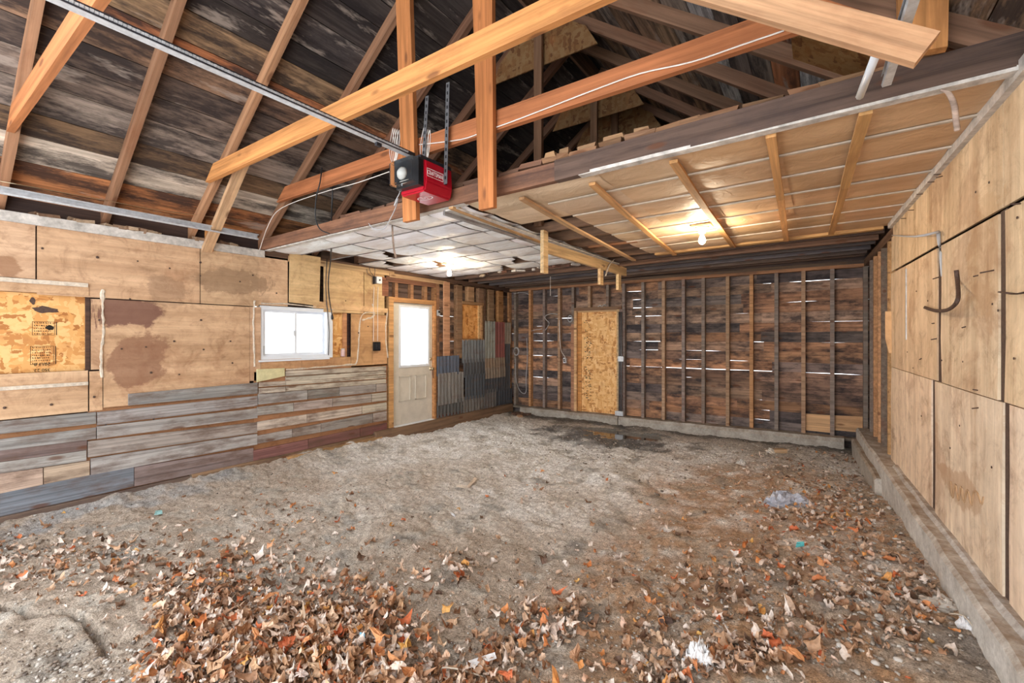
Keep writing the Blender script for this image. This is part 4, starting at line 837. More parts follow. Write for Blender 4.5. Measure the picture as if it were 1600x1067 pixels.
# exposed joists and boards between the paper and the back wall
for y, h, c in ((5.98, .10, (0.14, 0.085, 0.06)), (6.36, .14, (0.24, 0.13, 0.08)), (6.62, .12, (0.13, 0.10, 0.09)), (6.98, .14, (0.15, 0.13, 0.13)), (7.30, .12, (0.20, 0.14, 0.11)), (7.52, .10, (0.17, 0.10, 0.07))):
    plank('joist', CE, (XL+.02, y, zc(XL)+h/2), (xr(y)-.01, y, zc(.5)+h/2), h, 0.06, NB, 'old_wood', c, .003)
for i in range(7): plank('attic_board', CE, (XL-.05, 5.80+i*.29, 2.73), (0.7, 5.80+i*.29, 2.77), 0.285, 0.02, NC, 'old_wood', (0.11, 0.07, 0.055), .002, .3)
for i in range(5): plank('attic_board', CE, (XL-.05+i*.62, 2.80, 2.70), (XL-.05+i*.62, 5.7, 2.70), 0.615, 0.02, NC, 'old_wood', (0.10, 0.065, 0.05), .002, .3)
plank('joist', CE, (-2.28, 4.9, 2.62), (-1.7, 4.9, 2.62), .12, .05, NB, 'lumber', (0.38, 0.18, 0.09)); 
for y in (3.6, 3.9, 4.2): plank('attic_board', CE, (-2.35, y, 2.75), (-1.6, y, 2.75), 0.28, 0.02, NC, 'old_wood', (0.10, 0.06, 0.045), 0, .3)
# rotten remains at the paper's back edge
for i in range(14): chunk('torn_shred', CE, Vector((-4.6+i*.16+R(-.05, .05), 5.76+R(-.03, .03), zc(-4)+R(-.02, .02))), R(.06, .14), R(.03, .06), R(.015, .04), random.choice([(0.55, 0.42, 0.30), (0.20, 0.10, 0.07), (0.60, 0.55, 0.50)]), R(0, 3), 'rubble')

# hung two-by-four with cleats
o = plank('hanging_rail', None, (-2.36, 3.95, 2.43), (-2.34, 6.25, 2.44), 0.115, 0.04, (1, 0, 0), 'lumber', (0.68, 0.46, 0.24), .002); tag(o, 'yellow two-by-four rail hung below the middle of the ceiling', 'rail')
for px, q0, q1, lab in ((849, 362, 427, 'longest yellow cleat, at the near end of the hung rail'), (940, 420, 445, 'middle yellow cleat below the hung rail'), (968, 427, 453, 'far yellow cleat at the back end of the hung rail')):
    t = onL(px, q1, -2.33); w = 0.045; zt = 2.58 if px < 900 else 2.42
    o = quad('cleat', None, [(t.x+.005, t.y-w, t.z), (t.x+.005, t.y+w, t.z), (t.x+.005, t.y+w, zt), (t.x+.005, t.y-w, zt)] if px > 900 else [(t.x+.03, t.y-w, t.z), (t.x+.03, t.y+w, t.z), (t.x+.03, t.y+w, zt), (t.x+.03, t.y-w, zt)], NL, 0.038, 'lumber', (0.74, 0.52, 0.28)); tag(o, lab, 'cleat', 'cleats on the hung rail')
o = tube('hanging_strip', None, [onL(960, 405, -2.32), onL(952, 414, -2.3), onL(946, 431, -2.29)], 0.012, 'foam', 4, flat=.3); tag(o, 'thin pale strip dangling between the two far cleats', 'strip')
# ------------------------------------------------------------------ bare bulb lights
def bulb(px, py, label):
    c = onC(px, py, 2.53); c.z = zc(c.x)-.002
    L = empty('ceiling_light', c, label, 'light', 'bare bulb ceiling lights'); M = Matrix.Translation(c) @ Matrix.Rotation(math.pi, 4, 'X')
    boxm('mounting_board', c.x-.09, c.x+.09, c.y-.07, c.y+.07, c.z-.012, c.z+.004, 'lumber', L, (0.55, 0.40, 0.25))
    M2 = M @ Matrix.Translation((0, 0, .012)); hold = lathe('lamp_holder', L, [(0.062, 0), (0.062, .012), (.05, .022), (.034, .03), (.03, .058), (.02, .06)], M2, 'porcelain', 20)
    lathe('bulb', hold, [(0.013, .055), (.014, .075), (.022, .095), (.030, .118), (.031, .135), (.024, .152), (.010, .162), (.002, .164)], M2, 'lit_bulb', 20)
bulb(702, 411, 'bare glowing bulb on the white ceiling near the entry door'); bulb(1097, 358, 'bare glowing bulb on the tan ceiling side, right of the hung rail')

# ------------------------------------------------------------------ garage door opener, rail and tracks
OX, OZ = -2.50, 2.83
rail = empty('opener_rail', (OX, -0.6, OZ), 'long steel opener rail with drive chain running to the red motor', 'rail')
for x0, x1, z0, z1 in ((-.02, .02, 0, .004), (-.02, -.016, .004, .034), (.016, .02, .004, .034)): boxm('rail_web', OX+x0, OX+x1, -0.7, 2.32, OZ+z0, OZ+z1, 'galvanised' if z0 == 0 else 'dark_steel', rail)
n = 190; v = []; f = []
for i in range(n): # drive chain
    y = -0.65+i*(2.9/n); w = .006 if i % 2 else .0035
    b = len(v); v += [(sx*w, y+sy*.0065, .03+sz*.005) for sx in (-1, 1) for sy in (-1, 1) for sz in (-1, 1)]
    f += [tuple(b+q for q in Q) for Q in ((0, 1, 3, 2), (4, 6, 7, 5), (0, 4, 5, 1), (2, 3, 7, 6), (0, 2, 6, 4), (1, 5, 7, 3))]
link('drive_chain', meshof('drive_chain', v, f), 'dark_steel', rail, Matrix.Translation((OX, 0, OZ)))
link('drive_chain', meshof('drive_chain', v, f), 'galvanised', rail, Matrix.Translation((OX+.022, 0.006, OZ-.012)))
boxm('rail_hook', OX-.012, OX+.012, 1.98, 2.02, OZ-.022, OZ, 'dark_steel', rail)
OP = empty('garage_door_opener', (OX, 2.45, 2.6), 'red garage door opener motor with clear lamp cover, hung on straps', 'opener')
def prism(name, par, prof, y0, y1, mat, x): # profile in (dx, z) extruded along Y
    n = len(prof); v = [(a, y0, b) for a, b in prof]+[(a, y1, b) for a, b in prof]
    f = [tuple(range(n)), tuple(range(2*n-1, n-1, -1))]+[(i, n+i, n+(i+1) % n, (i+1) % n) for i in range(n)]
    me = meshof(name, v, f); import bmesh
    bm = bmesh.new(); bm.from_mesh(me); bmesh.ops.bevel(bm, geom=bm.edges[:], offset=.012, segments=2, affect='EDGES'); bm.to_mesh(me); bm.free()
    return link(name, me, mat, par, Matrix.Translation((x, 0, 0)))
body = prism('motor_cover', OP, [(-.13, 2.565), (.12, 2.565), (.14, 2.64), (.13, 2.80), (-.13, 2.80)], 2.31, 2.60, 'red_plastic', OX)
lens = prism('lamp_cover', OP, [(-.125, 2.61), (.125, 2.61), (.125, 2.79), (-.125, 2.79)], 2.19, 2.312, 'lens_plastic', OX)
boxm('lamp_housing', OX-.118, OX+.118, 2.26, 2.315, 2.60, 2.80, 'black_plastic', OP)
lathe('lamp_reflector', OP, [(.05, 0), (.045, .02), (.02, .05)], Matrix.Translation((OX-.03, 2.262, 2.70)) @ Matrix.Rotation(math.pi/2, 4, 'X'), 'porcelain')
boxm('chassis', OX-.12, OX+.12, 2.28, 2.60, 2.795, 2.82, 'dark_steel', OP)
Mx = Matrix(((0, 0, 1, 0), (1, 0, 0, 0), (0, 1, 0, 0), (0, 0, 0, 1)))
M = Mx.copy(); M.translation = (OX+.1372, 2.41, 2.705); text('brand_lettering', OP, 'CRAFTSMAN', .045, M, 'white_print', .62)
for a, b, c, d in ((-.085, .085, .026, .030), (-.085, .085, -.030, -.026), (-.085, -.081, -.03, .03), (.081, .085, -.03, .03)): boxm('lettering_border', OX+.1365, OX+.1378, 2.41+a, 2.41+b, 2.705+c, 2.705+d, 'white_print', OP)
M = Matrix(((1, 0, 0, 0), (0, -1, 0, 0), (0, 0, -1, 0), (0, 0, 0, 1))); M.translation = (OX, 2.44, 2.564)
ring = [(.075*math.cos(t), .04*math.sin(t), 0) for t in np.linspace(0, 2*math.pi, 25)[:-1]]; ring2 = [(x*.88, y*.82, 0) for x, y, _ in ring]
link('round_emblem', meshof('round_emblem', ring+ring2, [(i, (i+1) % 24, 24+(i+1) % 24, 24+i) for i in range(24)]), 'white_print', OP, M); text('round_emblem', OP, '1/2', .045, M, 'white_print', 1.2)
for x, y, xt, zt in ((OX+.155, 2.50, OX+.18, 3.42), (OX-.12, 2.52, OX-.06, 3.40)):
    n = 16; v = []; f = []
    st = plank('strap', OP, (x, y, 2.66), (xt, y, zt), 0.034, 0.004, NB, 'strap_steel'); 
    plank('strap_flange', OP, (x-.017, y+.016, 2.66), (xt-.017, y+.016, zt), 0.004, 0.03, NB, 'dark_steel')
    for i in range(14):
        t = (i+.5)/14; boxm('strap_slot', x+(xt-x)*t-.007, x+(xt-x)*t+.007, y-.0032, y-.002, 2.68+(zt-2.68)*t-.012, 2.68+(zt-2.68)*t+.012, 'black_plastic', st)
def track(name, p0, p1, label):
    p0, p1 = Vector(p0), Vector(p1); o = p0; d = (p1-p0); L = d.length; T = empty(name, p0, label, 'track', 'overhead door tracks')
    prof = [(.0, -.028), (.030, -.030), (.034, -.018), (.031, -.018), (.028, -.027), (.003, -.025), (.003, .025), (.028, .027), (.031, .018), (.034, .018), (.030, .030), (.0, .028)]
    n = len(prof); v = [(0, a, b) for a, b in prof]+[(L, a, b) for a, b in prof]
    f = [tuple(range(n)), tuple(range(2*n-1, n-1, -1))]+[(i, n+i, n+(i+1) % n, (i+1) % n) for i in range(n)]
    side = Vector((1, 0, 0)) if p0.x < -2 else Vector((-1, 0, 0)); x = d.normalized(); up = Vector((0, 0, 1)); M = Matrix((x, side, up)).transposed().to_4x4(); M.translation = p0
    link('channel', meshof('channel', v, f), 'galvanised', T, M); return T
t1 = track('door_track', (-5.12, -0.6, 2.62), (-5.12, 2.46, 2.585), 'galvanised door track along the top of the left wall')
boxm('end_bolt', -5.12, -5.06, 2.85, 3.02, 2.60, 2.63, 'galvanised', t1)
pe = onC(1353, 138, 2.585); t2 = track('door_track', (pe.x+.17, -0.6, 2.62), (pe.x, pe.y, 2.585), 'galvanised door track end hanging by the upper right header')
tube('track_rod', t2, [Vector((pe.x+.02, pe.y-.35, 2.585)), Vector((pe.x-.02, pe.y+.02, 2.565))], 0.016, 'white_vinyl', 8, n=0)

# ------------------------------------------------------------------ wiring, cords, small fittings
def thing(o, label, cat, group=None): return tag(o, label, cat, group)
c2 = lambda px, py: atY(px, py, 2.535)
thing(tube('white_wire', None, [c2(405, 392), c2(420, 350), c2(440, 325), c2(500, 302), c2(560, 285), c2(620, 264)], .004, 'wire_white', 5), 'thin white wire along the left underside of the red-brown beam', 'wire')
thing(tube('white_wire', None, [atY(655, 226, 2.53), atY(720, 218, 2.53), atY(760, 204, 2.53), atY(800, 190, 2.53), atY(860, 167, 2.53), atY(930, 140, 2.53), atY(1000, 115, 2.53), atY(1080, 97, 2.53), atY(1160, 70, 2.53), atY(1225, 48, 2.53)], .0045, 'wire_white', 5), 'thin white wire across the face of the red-brown beam', 'wire')
for px, lab in ((615, 'coil of white wire left of the left hanging post'), (663, 'coil of white wire right of the left hanging post')):
    E = empty('wire_coil', atY(px, 240, 2.5), lab, 'wire')
    for i in range(4):
        dx = i*3.2-5; tube('wire_loop', E, [c2(px+dx+4, 200+i), c2(px+dx, 220), c2(px+dx-1, 240), c2(px+dx*.4+1, 256-i), c2(px+dx*.4+5, 240), c2(px+dx+5, 215), c2(px+dx+4, 200+i)], .003, 'wire_white', 5)
thing(tube('grey_cable', None, [atY(618, 256, 2.5), atY(618, 280, 2.5), atY(625, 298, 2.5), atY(619, 312, 2.5), atY(616, 322, 2.5), atY(622, 310, 2.5), atY(618, 325, 2.55), atY(608, 345, 2.60), atY(600, 357, 2.62), atY(585, 358, 2.62), atY(576, 349, 2.62)], .0045, 'wire_grey', 5), 'grey cable dangling in a loop beside the left hanging post', 'cable')
thing(tube('black_cable', None, [atY(503, 262, 2.52), atY(500, 285, 2.5), atY(494, 310, 2.5), atY(493, 340, 2.52), atY(500, 358, 2.55), atY(515, 365, 2.6)], .006, 'black_plastic', 6), 'black cable looping down from the red-brown beam', 'cable')
pc = [c2(520, 292), atY(518, 340, 2.62), onL(517, 400, -4.9), onL(513, 440, -5.0), onL(515, 470, -5.1), onL(519, 492, -5.15)]
CD = empty('extension_cord', pc[0], 'black cord hanging before the wall with its plug by the window', 'cord'); tube('cord', CD, pc, .007, 'black_plastic', 6)
e = pc[-1]; lathe('plug', CD, [(.01, 0), (.016, .015), (.018, .045), (.01, .06)], Matrix.Translation(e) @ Matrix.Rotation(math.pi, 4, 'X'), 'black_plastic', 8)
for s in (-.005, .005): boxm('prong', e.x+s-.001, e.x+s+.001, e.y-.003, e.y+.003, e.z-.078, e.z-.06, 'brass', CD)
thing(tube('black_cable', None, [onL(511, 405, XL+.03), onL(509, 440, XL+.03), onL(510, 470, XL+.02), onL(512, 488, XL+.02), onL(514, 520, XL+.02), onL(513, 555, XL+.02)], .006, 'dark_steel', 5), 'dark cable stapled up the wall beside the window', 'cable')
J = empty('junction_box', onL(589, 438), 'white metal junction box on the wall left of the door', 'electrical box'); c = onL(589, 438)
boxm('box', c.x, c.x+.06, c.y-.05, c.y+.05, c.z-.05, c.z+.05, 'white_vinyl', J, bev=.006); boxm('box_side', c.x, c.x+.055, c.y-.075, c.y-.05, c.z-.06, c.z+.045, 'dark_steel', J)
lathe('toggle', J, [(.012, 0), (.012, .012)], frame((0, 1, 0), NL, c+Vector((.06, 0, 0))), 'dark_steel', 8)
for px, py in ((583, 425), (590, 422), (579, 428)): tube('conductor', J, [c+Vector((.02, -.06, .04)), onL(px-4, py, XL+.03), onL(px-6, py-8, XL+.02)], .004, 'dark_steel', 5)
OB = empty('outlet_box', onL(587, 541), 'black double outlet at the foot of two cables left of the door', 'electrical box'); c = onL(587, 541)
boxm('outlet_body', c.x, c.x+.05, c.y-.055, c.y+.055, c.z-.065, c.z+.065, 'black_plastic', OB, bev=.006)
for s in (-.025, .025): boxm('receptacle', c.x+.05, c.x+.056, c.y+s-.016, c.y+s+.016, c.z-.04, c.z+.04, 'dark_steel', OB)
for p, lab in ((583.5, 'left of two flat cables running down to the black outlet'), (590, 'right of two flat cables running down to the black outlet')):
    thing(tube('flat_cable', None, [onL(p+1, 448, XL+.012), onL(p, 480, XL+.012), onL(p+.3, 505, XL+.012), onL(p, 533, XL+.012)], .006, 'wire_white', 6, flat=.6), lab, 'cable', 'outlet cables')
KP = empty('keypad', onL(684, 489), 'small grey keypad on the stud right of the door', 'keypad'); c = onL(684, 489, XL+.003)
boxm('keypad_body', c.x, c.x+.03, c.y-.028, c.y+.028, c.z-.05, c.z+.05, 'wire_grey', KP, bev=.004); boxm('keypad_face', c.x+.03, c.x+.034, c.y-.02, c.y+.02, c.z, c.z+.035, 'black_plastic', KP)
tube('keypad_wire', KP, [c+Vector((.015, 0, -.05)), c+Vector((.015, .005, -.3)), c+Vector((.01, 0, -.5))], .004, 'black_plastic', 5)
c = onL(536, 557, XL-.02); CAN = empty('spray_can', c, 'small can standing on the ledge beside the window', 'can')
lathe('can_body', CAN, [(.028, 0), (.03, .004), (.03, .085), (.026, .092)], Matrix.Translation(c), 'painted', 14, (0.62, 0.42, 0.40)); lathe('can_lid', CAN, [(.026, .092), (.024, .105), (.02, .11)], Matrix.Translation(c), 'white_paint', 14)
for pts, r, lab in (([(803, 459), (812, 457), (822, 458), (826, 460)], .006, 'grey cable looped high between the studs near the corner'),
                    ([(852, 516), (858, 505), (852, 498), (853, 493), (862, 490), (871, 491)], .007, 'grey cable curving between the second and third bay studs'),
                    ([(830, 517), (838, 515), (847, 514)], .006, 'short grey cable level between two studs'),
                    ([(874, 500), (875, 530), (877, 548), (883, 558), (882, 564)], .006, 'white cable running down a stud left of the boarded doorway'),
                    ([(823, 528), (824, 560), (822, 590), (822, 612), (816, 614), (810, 606), (806, 590), (806, 560)], .007, 'long grey cable hanging in the corner bay')):
    thing(tube('wall_cable', None, [onB(p, q, YB-.012) for p, q in pts], r, 'wire_grey' if 'grey' in lab else 'wire_white', 5), lab, 'cable')
def coil(px, py, r, y, lab, n=3):
    c = onB(px, py, y); E = empty('cable_coil', c, lab, 'cable')
    for i in range(n): tube('coil_loop', E, [c+Vector((r*(1-i*.08)*math.cos(t), -.008*i, r*1.3*(1-i*.08)*math.sin(t))) for t in np.linspace(0, 2*math.pi, 10)], .006, 'wire_grey', 5, n=3)
coil(807, 549, .065, YB-.02, 'round coil of grey cable hung on the corner stud'); coil(891, 498, .05, YB-.02, 'small coil of cable left of the boarded doorway top')
c = onB(883, 563, YB+.03); SW = empty('outlet_box', c, 'small white outlet box low between studs left of the boarded doorway', 'electrical box')
boxm('box', c.x-.03, c.x+.03, c.y-.03, c.y+.03, c.z-.05, c.z+.05, 'white_vinyl', SW, bev=.004); boxm('receptacle', c.x-.018, c.x+.018, c.y-.035, c.y-.03, c.z-.03, c.z+.03, 'dark_steel', SW)
x1 = bx(972)
CN = empty('conduit', (x1-.02, YB-.05, .12), 'grey conduit with a box running up beside the boarded doorway', 'conduit'); 
for d in (-.04, 0.0): tube('pipe', CN, [Vector((x1-.0+d, YB-.04, .14)), Vector((x1+d, YB-.04, 1.95))], .012, 'strap_steel', 8, n=0)
c = onB(970, 561, YB-.05); boxm('conduit_box', c.x-.045, c.x+.06, c.y-.03, c.y+.03, c.z-.04, c.z+.05, 'galvanised', CN, bev=.004); boxm('conduit_foot', x1-.1, x1+.05, YB-.09, YB-.02, .11, .19, 'galvanised', CN, bev=.004)
thing(tube('hanging_string', None, [atY(860, 440, 6.62)+Vector((0, 0, .12)), atY(860, 440, 6.62)+Vector((0, 0, -.1)), atY(860, 440, 6.62)+Vector((0, 0, -.24))], .004, 'wire_white', 5), 'thin white string hanging from the ceiling before the back wall', 'string')
thing(tube('bare_wire', None, [onL(0, 283, -5.22), onL(155, 311, -5.22), onL(260, 330, -5.24), onL(400, 347, -5.25)], .003, 'brass', 5), 'thin bare wire strung along the rafters above the left wall', 'wire')
# right wall hardware
def rpt(p, q, o=.01): return onR(p, q, o)
B = empty('shelf_bracket', rpt(1469, 361), 'rusty steel shelf bracket high on the plywood wall', 'bracket')
tube('bracket_arm', B, [rpt(1467, 362, .012), rpt(1467, 362, .012)+NR*.10+Vector((0, .10, -.0)), rpt(1398, 367, .03)+NR*.02], .010, 'wire_grey', 6, n=3, rf=lambda t: 1-.6*t)
tube('bracket_leg', B, [rpt(1466, 362, .014), rpt(1469, 395, .014), rpt(1471, 432, .008)], .012, 'wire_grey', 6, n=3, rf=lambda t: 1-.7*t, flat=.5)
for pts, lab in (([(1494, 422), (1496, 440), (1497, 465), (1490, 478), (1477, 485), (1460, 485), (1444, 480)], 'bent strap hook low beside the shelf bracket'), ([(1605, 456), (1590, 459), (1575, 458), (1563, 456)], 'bent strap hook at the right edge of the plywood wall')):
    P = [rpt(p, q, .018+(.06*math.sin(math.pi*i/(len(pts)-1)) if i > 1 else 0)) for i, (p, q) in enumerate(pts)]
    thing(tube('strap_hook', None, P, .010, 'rust_iron', 6, flat=.35), lab, 'hook', 'strap hooks')
y, z = rz(1417, 420); o = rq(y-.02, y, rz(1417, 531)[1], rz(1417, 420)[1], T=.006, mat='galvanised', o=.010, name='metal_strip')
thing(tube('peeling_strip', None, [onC(1470, 141, 2.55), onC(1482, 146, 2.53), onC(1491, 165, 2.49), onC(1494, 190, 2.44), onC(1496, 204, 2.41)], .011, 'old_wood', 6, col=(0.55, 0.42, 0.35), flat=.4), 'curled birch-like strip hanging from the tan ceiling', 'strip')
thing(tube('torn_strip', None, [onC(613, 352, 2.53), onC(614, 352, 2.53)+Vector((0, 0, -.12)), onC(615, 352, 2.53)+Vector((.01, 0, -.24)), onC(617, 352, 2.53)+Vector((.02, 0, -.30))], .018, 'old_wood', 5, col=(0.28, 0.19, 0.14), flat=.3), 'torn brown strip hanging from the white ceiling', 'strip')
c = onL(483, 388, -5.2); o = empty('lamp_socket', c, 'broken white lamp socket in the torn ceiling corner', 'socket'); lathe('socket_base', o, [(.05, 0), (.05, .02), (.03, .03), (.03, .06)], Matrix.Translation(c), 'white_vinyl', 12); boxm('socket_plate', c.x-.06, c.x+.06, c.y-.05, c.y+.05, c.z+.05, c.z+.065, 'dark_steel', o)
# nest scraps along the top of the left wall plate
PL = empty('nest_scraps', (XL, 1.2, 2.52), 'crumbled nest scraps lying on top of the left wall plate', 'debris')
for i in range(22): chunk('scrap', PL, Vector((XL-R(.0, .06), R(.35, 2.5), 2.525)), R(.04, .14), R(.06, .18), R(.02, .05), random.choice([(0.30, 0.19, 0.12), (0.22, 0.13, 0.08), (0.42, 0.30, 0.20)]), R(-.3, .3))
#@@PART4
# ------------------------------------------------------------------ puddle, litter, leaves
th = np.linspace(0, 2*math.pi, 41)[:-1]
v = [(0, 0, 0)]+[(0.95*math.cos(t)*(1+.12*math.sin(3*t)), 0.48*math.sin(t)*(1+.1*math.cos(5*t)), 0) for t in th]
pz = fz1(*PUD)+0.012
o = link('puddle', meshof('puddle', v, [(0, 1+i, 1+(i+1) % 40) for i in range(40)]), 'water', None, Matrix.Translation((PUD[0], PUD[1], pz))); tag(o, 'shallow puddle reflecting the boarded doorway at the back', 'puddle')
def gnd(px, py, up=0.0):
    d = ray(px, py); t = -CZ/d.z
    for _ in range(4): p = C0+d*t; t = (fz1(p.x, p.y)+up-CZ)/d.z
    return C0+d*t
def leaf_mesh(name, seed, lobes):
    r_ = random.Random(seed); n = 18; v = [(0, 0, 0)]; f = []
    out = []
    for i in range(n):
        a = 2*math.pi*i/n; base = 0.5*(0.78+0.22*math.cos(a))
        if lobes: base *= (1.08 if i % 3 == 0 else 0.74 if i % 3 == 1 else 0.86)*(0.8+r_.random()*.4)
        else: base *= 0.75+0.25*abs(math.cos(a))
        out.append((base*math.cos(a), base*math.sin(a)*(.85 if lobes else .55)))
    cu = r_.uniform(3.0, 8.0)*(1 if r_.random() < .8 else -1); cv = r_.uniform(-2.5, 5.0); ax = r_.uniform(0, 3.14); tw = r_.uniform(-1, 1)
    def defo(x, y):
        u = x*math.cos(ax)+y*math.sin(ax); w = -x*math.sin(ax)+y*math.cos(ax)
        ru = 1/cu; uu = ru*math.sin(u*cu); z = ru*(1-math.cos(u*cu)); z += cv*w*w*.5+tw*u*w+r_.uniform(-.07, .07)
        return (uu*math.cos(ax)-w*math.sin(ax), uu*math.sin(ax)+w*math.cos(ax), z)
    v = [defo(0, 0)]+[defo(.5*x, .5*y) for x, y in out]+[defo(x, y) for x, y in out]
    for i in range(n):
        j = (i+1) % n; f += [(0, 1+i, 1+j), (1+i, 1+n+i, 1+n+j), (1+i, 1+n+j, 1+j)]
    mz = min(p[2] for p in v); v = [(x, y, z-mz) for x, y, z in v]; return np.array(v), f
LV = [leaf_mesh('dry_leaf', s, s % 4 != 0) for s in range(14)]
# drifts: centre, spread (as seen in the photograph, then carried to the ground), count, heap height
DR = [(440, 1005, 95, 42, 1700, .08), (330, 930, 60, 34, 480, .04), (560, 955, 48, 38, 420, .06), (600, 1058, 110, 22, 560, .06), (290, 1045, 40, 20, 120, .03), (420, 885, 110, 34, 240, .01),
      (150, 878, 120, 24, 260, .01), (60, 840, 80, 22, 120, .01), (330, 815, 130, 18, 70, .0), (470, 790, 70, 22, 70, .0), (1150, 905, 80, 60, 190, .02), (1265, 805, 50, 26, 300, .03), (1290, 950, 110, 55, 230, .01), (1110, 1045, 90, 22, 300, .03),
      (1370, 1010, 90, 40, 130, .01), (980, 930, 90, 50, 130, .01), (850, 945, 40, 28, 110, .03), (790, 985, 35, 25, 90, .03), (720, 1045, 50, 22, 130, .03), (715, 880, 25, 18, 50, .03), (700, 860, 260, 80, 90, 0), (900, 800, 260, 60, 70, 0), (1320, 760, 70, 40, 90, .01), (1250, 720, 60, 18, 60, .0), (860, 740, 40, 12, 30, 0), (1350, 850, 60, 60, 90, .01), (1450, 980, 40, 50, 60, .01)]
items = []
for cx_, cy_, sx, sy, n, h in DR:
    for _ in range(n):
        px, py = random.gauss(cx_, sx), random.gauss(cy_, sy)
        if py < 690 or py > 1120 or px < -80: continue
        d = ray(px, py); t = -(CZ-.03)/d.z; x, y = d.x*t, d.y*t
        if x > xr(y)-0.15 or x < XL+.06 or y > 7.4: continue
        s = R(.03, .075) if random.random() < .75 else R(.075, .115)
        if py < 830: s *= .85
        if px < 700 and py > 940: s *= 1.12
        items.append((x, y, random.random()**1.6*h, s, px, py))
N = len(items); xs = np.array([i[0] for i in items]); ys = np.array([i[1] for i in items]); zs = fz(xs, ys)
score = [(it[3]/max(1e-3, math.hypot(it[0], it[1]))*(1+it[2]*6)*(1.0 if 0 <= it[4] <= 1590 and it[5] < 1060 else 0), i) for i, it in enumerate(items)]
score.sort(reverse=True); top = set(i for _, i in score[:300])
LM = []
for q, (vv, f) in enumerate(LV):
    me = meshof('dry_leaf', [tuple(p) for p in vv], f); me.materials.append(MAT['dry_leaf']); LM.append(me)
KIND = [('dark brown', (0.15, 0.075, 0.04)), ('brown', (0.30, 0.14, 0.065)), ('brown', (0.36, 0.19, 0.10)), ('tan', (0.55, 0.34, 0.20)), ('tan', (0.60, 0.42, 0.29)), ('pale grey', (0.66, 0.54, 0.46)), ('orange', (0.58, 0.26, 0.11)), ('red-orange', (0.52, 0.14, 0.06)), ('yellow-orange', (0.68, 0.38, 0.11))]
WT = [1.5, 3, 4, 4, 5, 6, 2.2, 1.0, .8]
SV = []; SF = []; off = 0
for i, (x, y, h, s, px, py) in enumerate(items):
    k = random.randrange(14); M = Matrix.Translation((x, y, float(zs[i])+h-.002)) @ Matrix.Rotation(R(0, 6.28), 4, 'Z') @ Matrix.Rotation(R(-.5, .5)*(1 if h < .01 else 1.8), 4, 'X') @ Matrix.Diagonal((s, s*R(.7, 1), s*R(.7, 1.2), 1))
    if i in top:
        nm, c = random.choices(KIND, WT)[0]; o = link('dry_leaf', LM[k], None, None, M, jit(c, .15))
        where = 'in the leaf drift at the front left' if px < 680 else 'in the small drifts at the front centre' if px < 960 else 'among the litter on the right'
        tag(o, f'{nm} curled dry leaf {where}', 'leaf', f'{nm} leaves {where}')
    else:
        vv, f = LV[k]; A = np.array(M); SV.append(vv @ A[:3, :3].T + A[:3, 3]); SF.append(np.array(f)+off); off += len(vv)
def bigmesh(name, SV, SF):
    co = np.concatenate(SV); fc = np.concatenate(SF); me = bpy.data.meshes.new(name); me.vertices.add(len(co)); me.vertices.foreach_set('co', co.ravel())
    me.loops.add(fc.size); me.loops.foreach_set('vertex_index', fc.ravel().astype(np.int32)); me.polygons.add(len(fc)); me.polygons.foreach_set('loop_start', np.arange(0, fc.size, 3, dtype=np.int32)); me.update(calc_edges=True); return me
o = link('leaf_litter', bigmesh('leaf_litter', SV, SF), 'leaf_litter'); tag(o, 'dry brown autumn leaf litter drifted over the earth floor', 'leaves', kind='stuff')
# gravel
t = (1+5**.5)/2
IV = np.array([(-1, t, 0), (1, t, 0), (-1, -t, 0), (1, -t, 0), (0, -1, t), (0, 1, t), (0, -1, -t), (0, 1, -t), (t, 0, -1), (t, 0, 1), (-t, 0, -1), (-t, 0, 1)])/1.9
IF = np.array([(0, 11, 5), (0, 5, 1), (0, 1, 7), (0, 7, 10), (0, 10, 11), (1, 5, 9), (5, 11, 4), (11, 10, 2), (10, 7, 6), (7, 1, 8), (3, 9, 4), (3, 4, 2), (3, 2, 6), (3, 6, 8), (3, 8, 9), (4, 9, 5), (2, 4, 11), (6, 2, 10), (8, 6, 7), (9, 8, 1)])
SV = []; SF = []
GP = []
for cx_, cy_, sx, sy, n, s0, s1 in ((800, 880, 500, 130, 4500, .003, .009), (1200, 720, 110, 30, 900, .006, .018), (1330, 770, 60, 50, 700, .006, .02), (1400, 950, 80, 80, 600, .005, .016), (130, 1030, 90, 26, 420, .004, .012), (60, 840, 60, 14, 150, .006, .018), (960, 690, 120, 18, 700, .005, .014), (850, 680, 60, 15, 250, .005, .014), (450, 740, 150, 25, 250, .004, .01), (1150, 960, 160, 70, 700, .004, .012)):
    for _ in range(n):
        px, py = random.gauss(cx_, sx), random.gauss(cy_, sy)
        if py < 650 or py > 1110: continue
        d = ray(px, py); tt = -(CZ-.02)/d.z; x, y = d.x*tt, d.y*tt
        if x > xr(y)-.13 or x < XL+.05 or y > 7.5: continue
        GP.append((x, y, R(s0, s1)))
gz = fz(np.array([p[0] for p in GP]), np.array([p[1] for p in GP]))
for i, (x, y, s) in enumerate(GP):
    SV.append(IV*np.array((s*R(.7, 1.4), s*R(.7, 1.4), s*R(.4, .8)))*rng.uniform(.8, 1.2, (12, 1))+np.array((x, y, gz[i]+s*.15))); SF.append(IF+12*i)
o = link('gravel', bigmesh('gravel', SV, SF), 'gravel'); tag(o, 'scattered gravel and pebbles on the earth floor', 'gravel', kind='stuff')
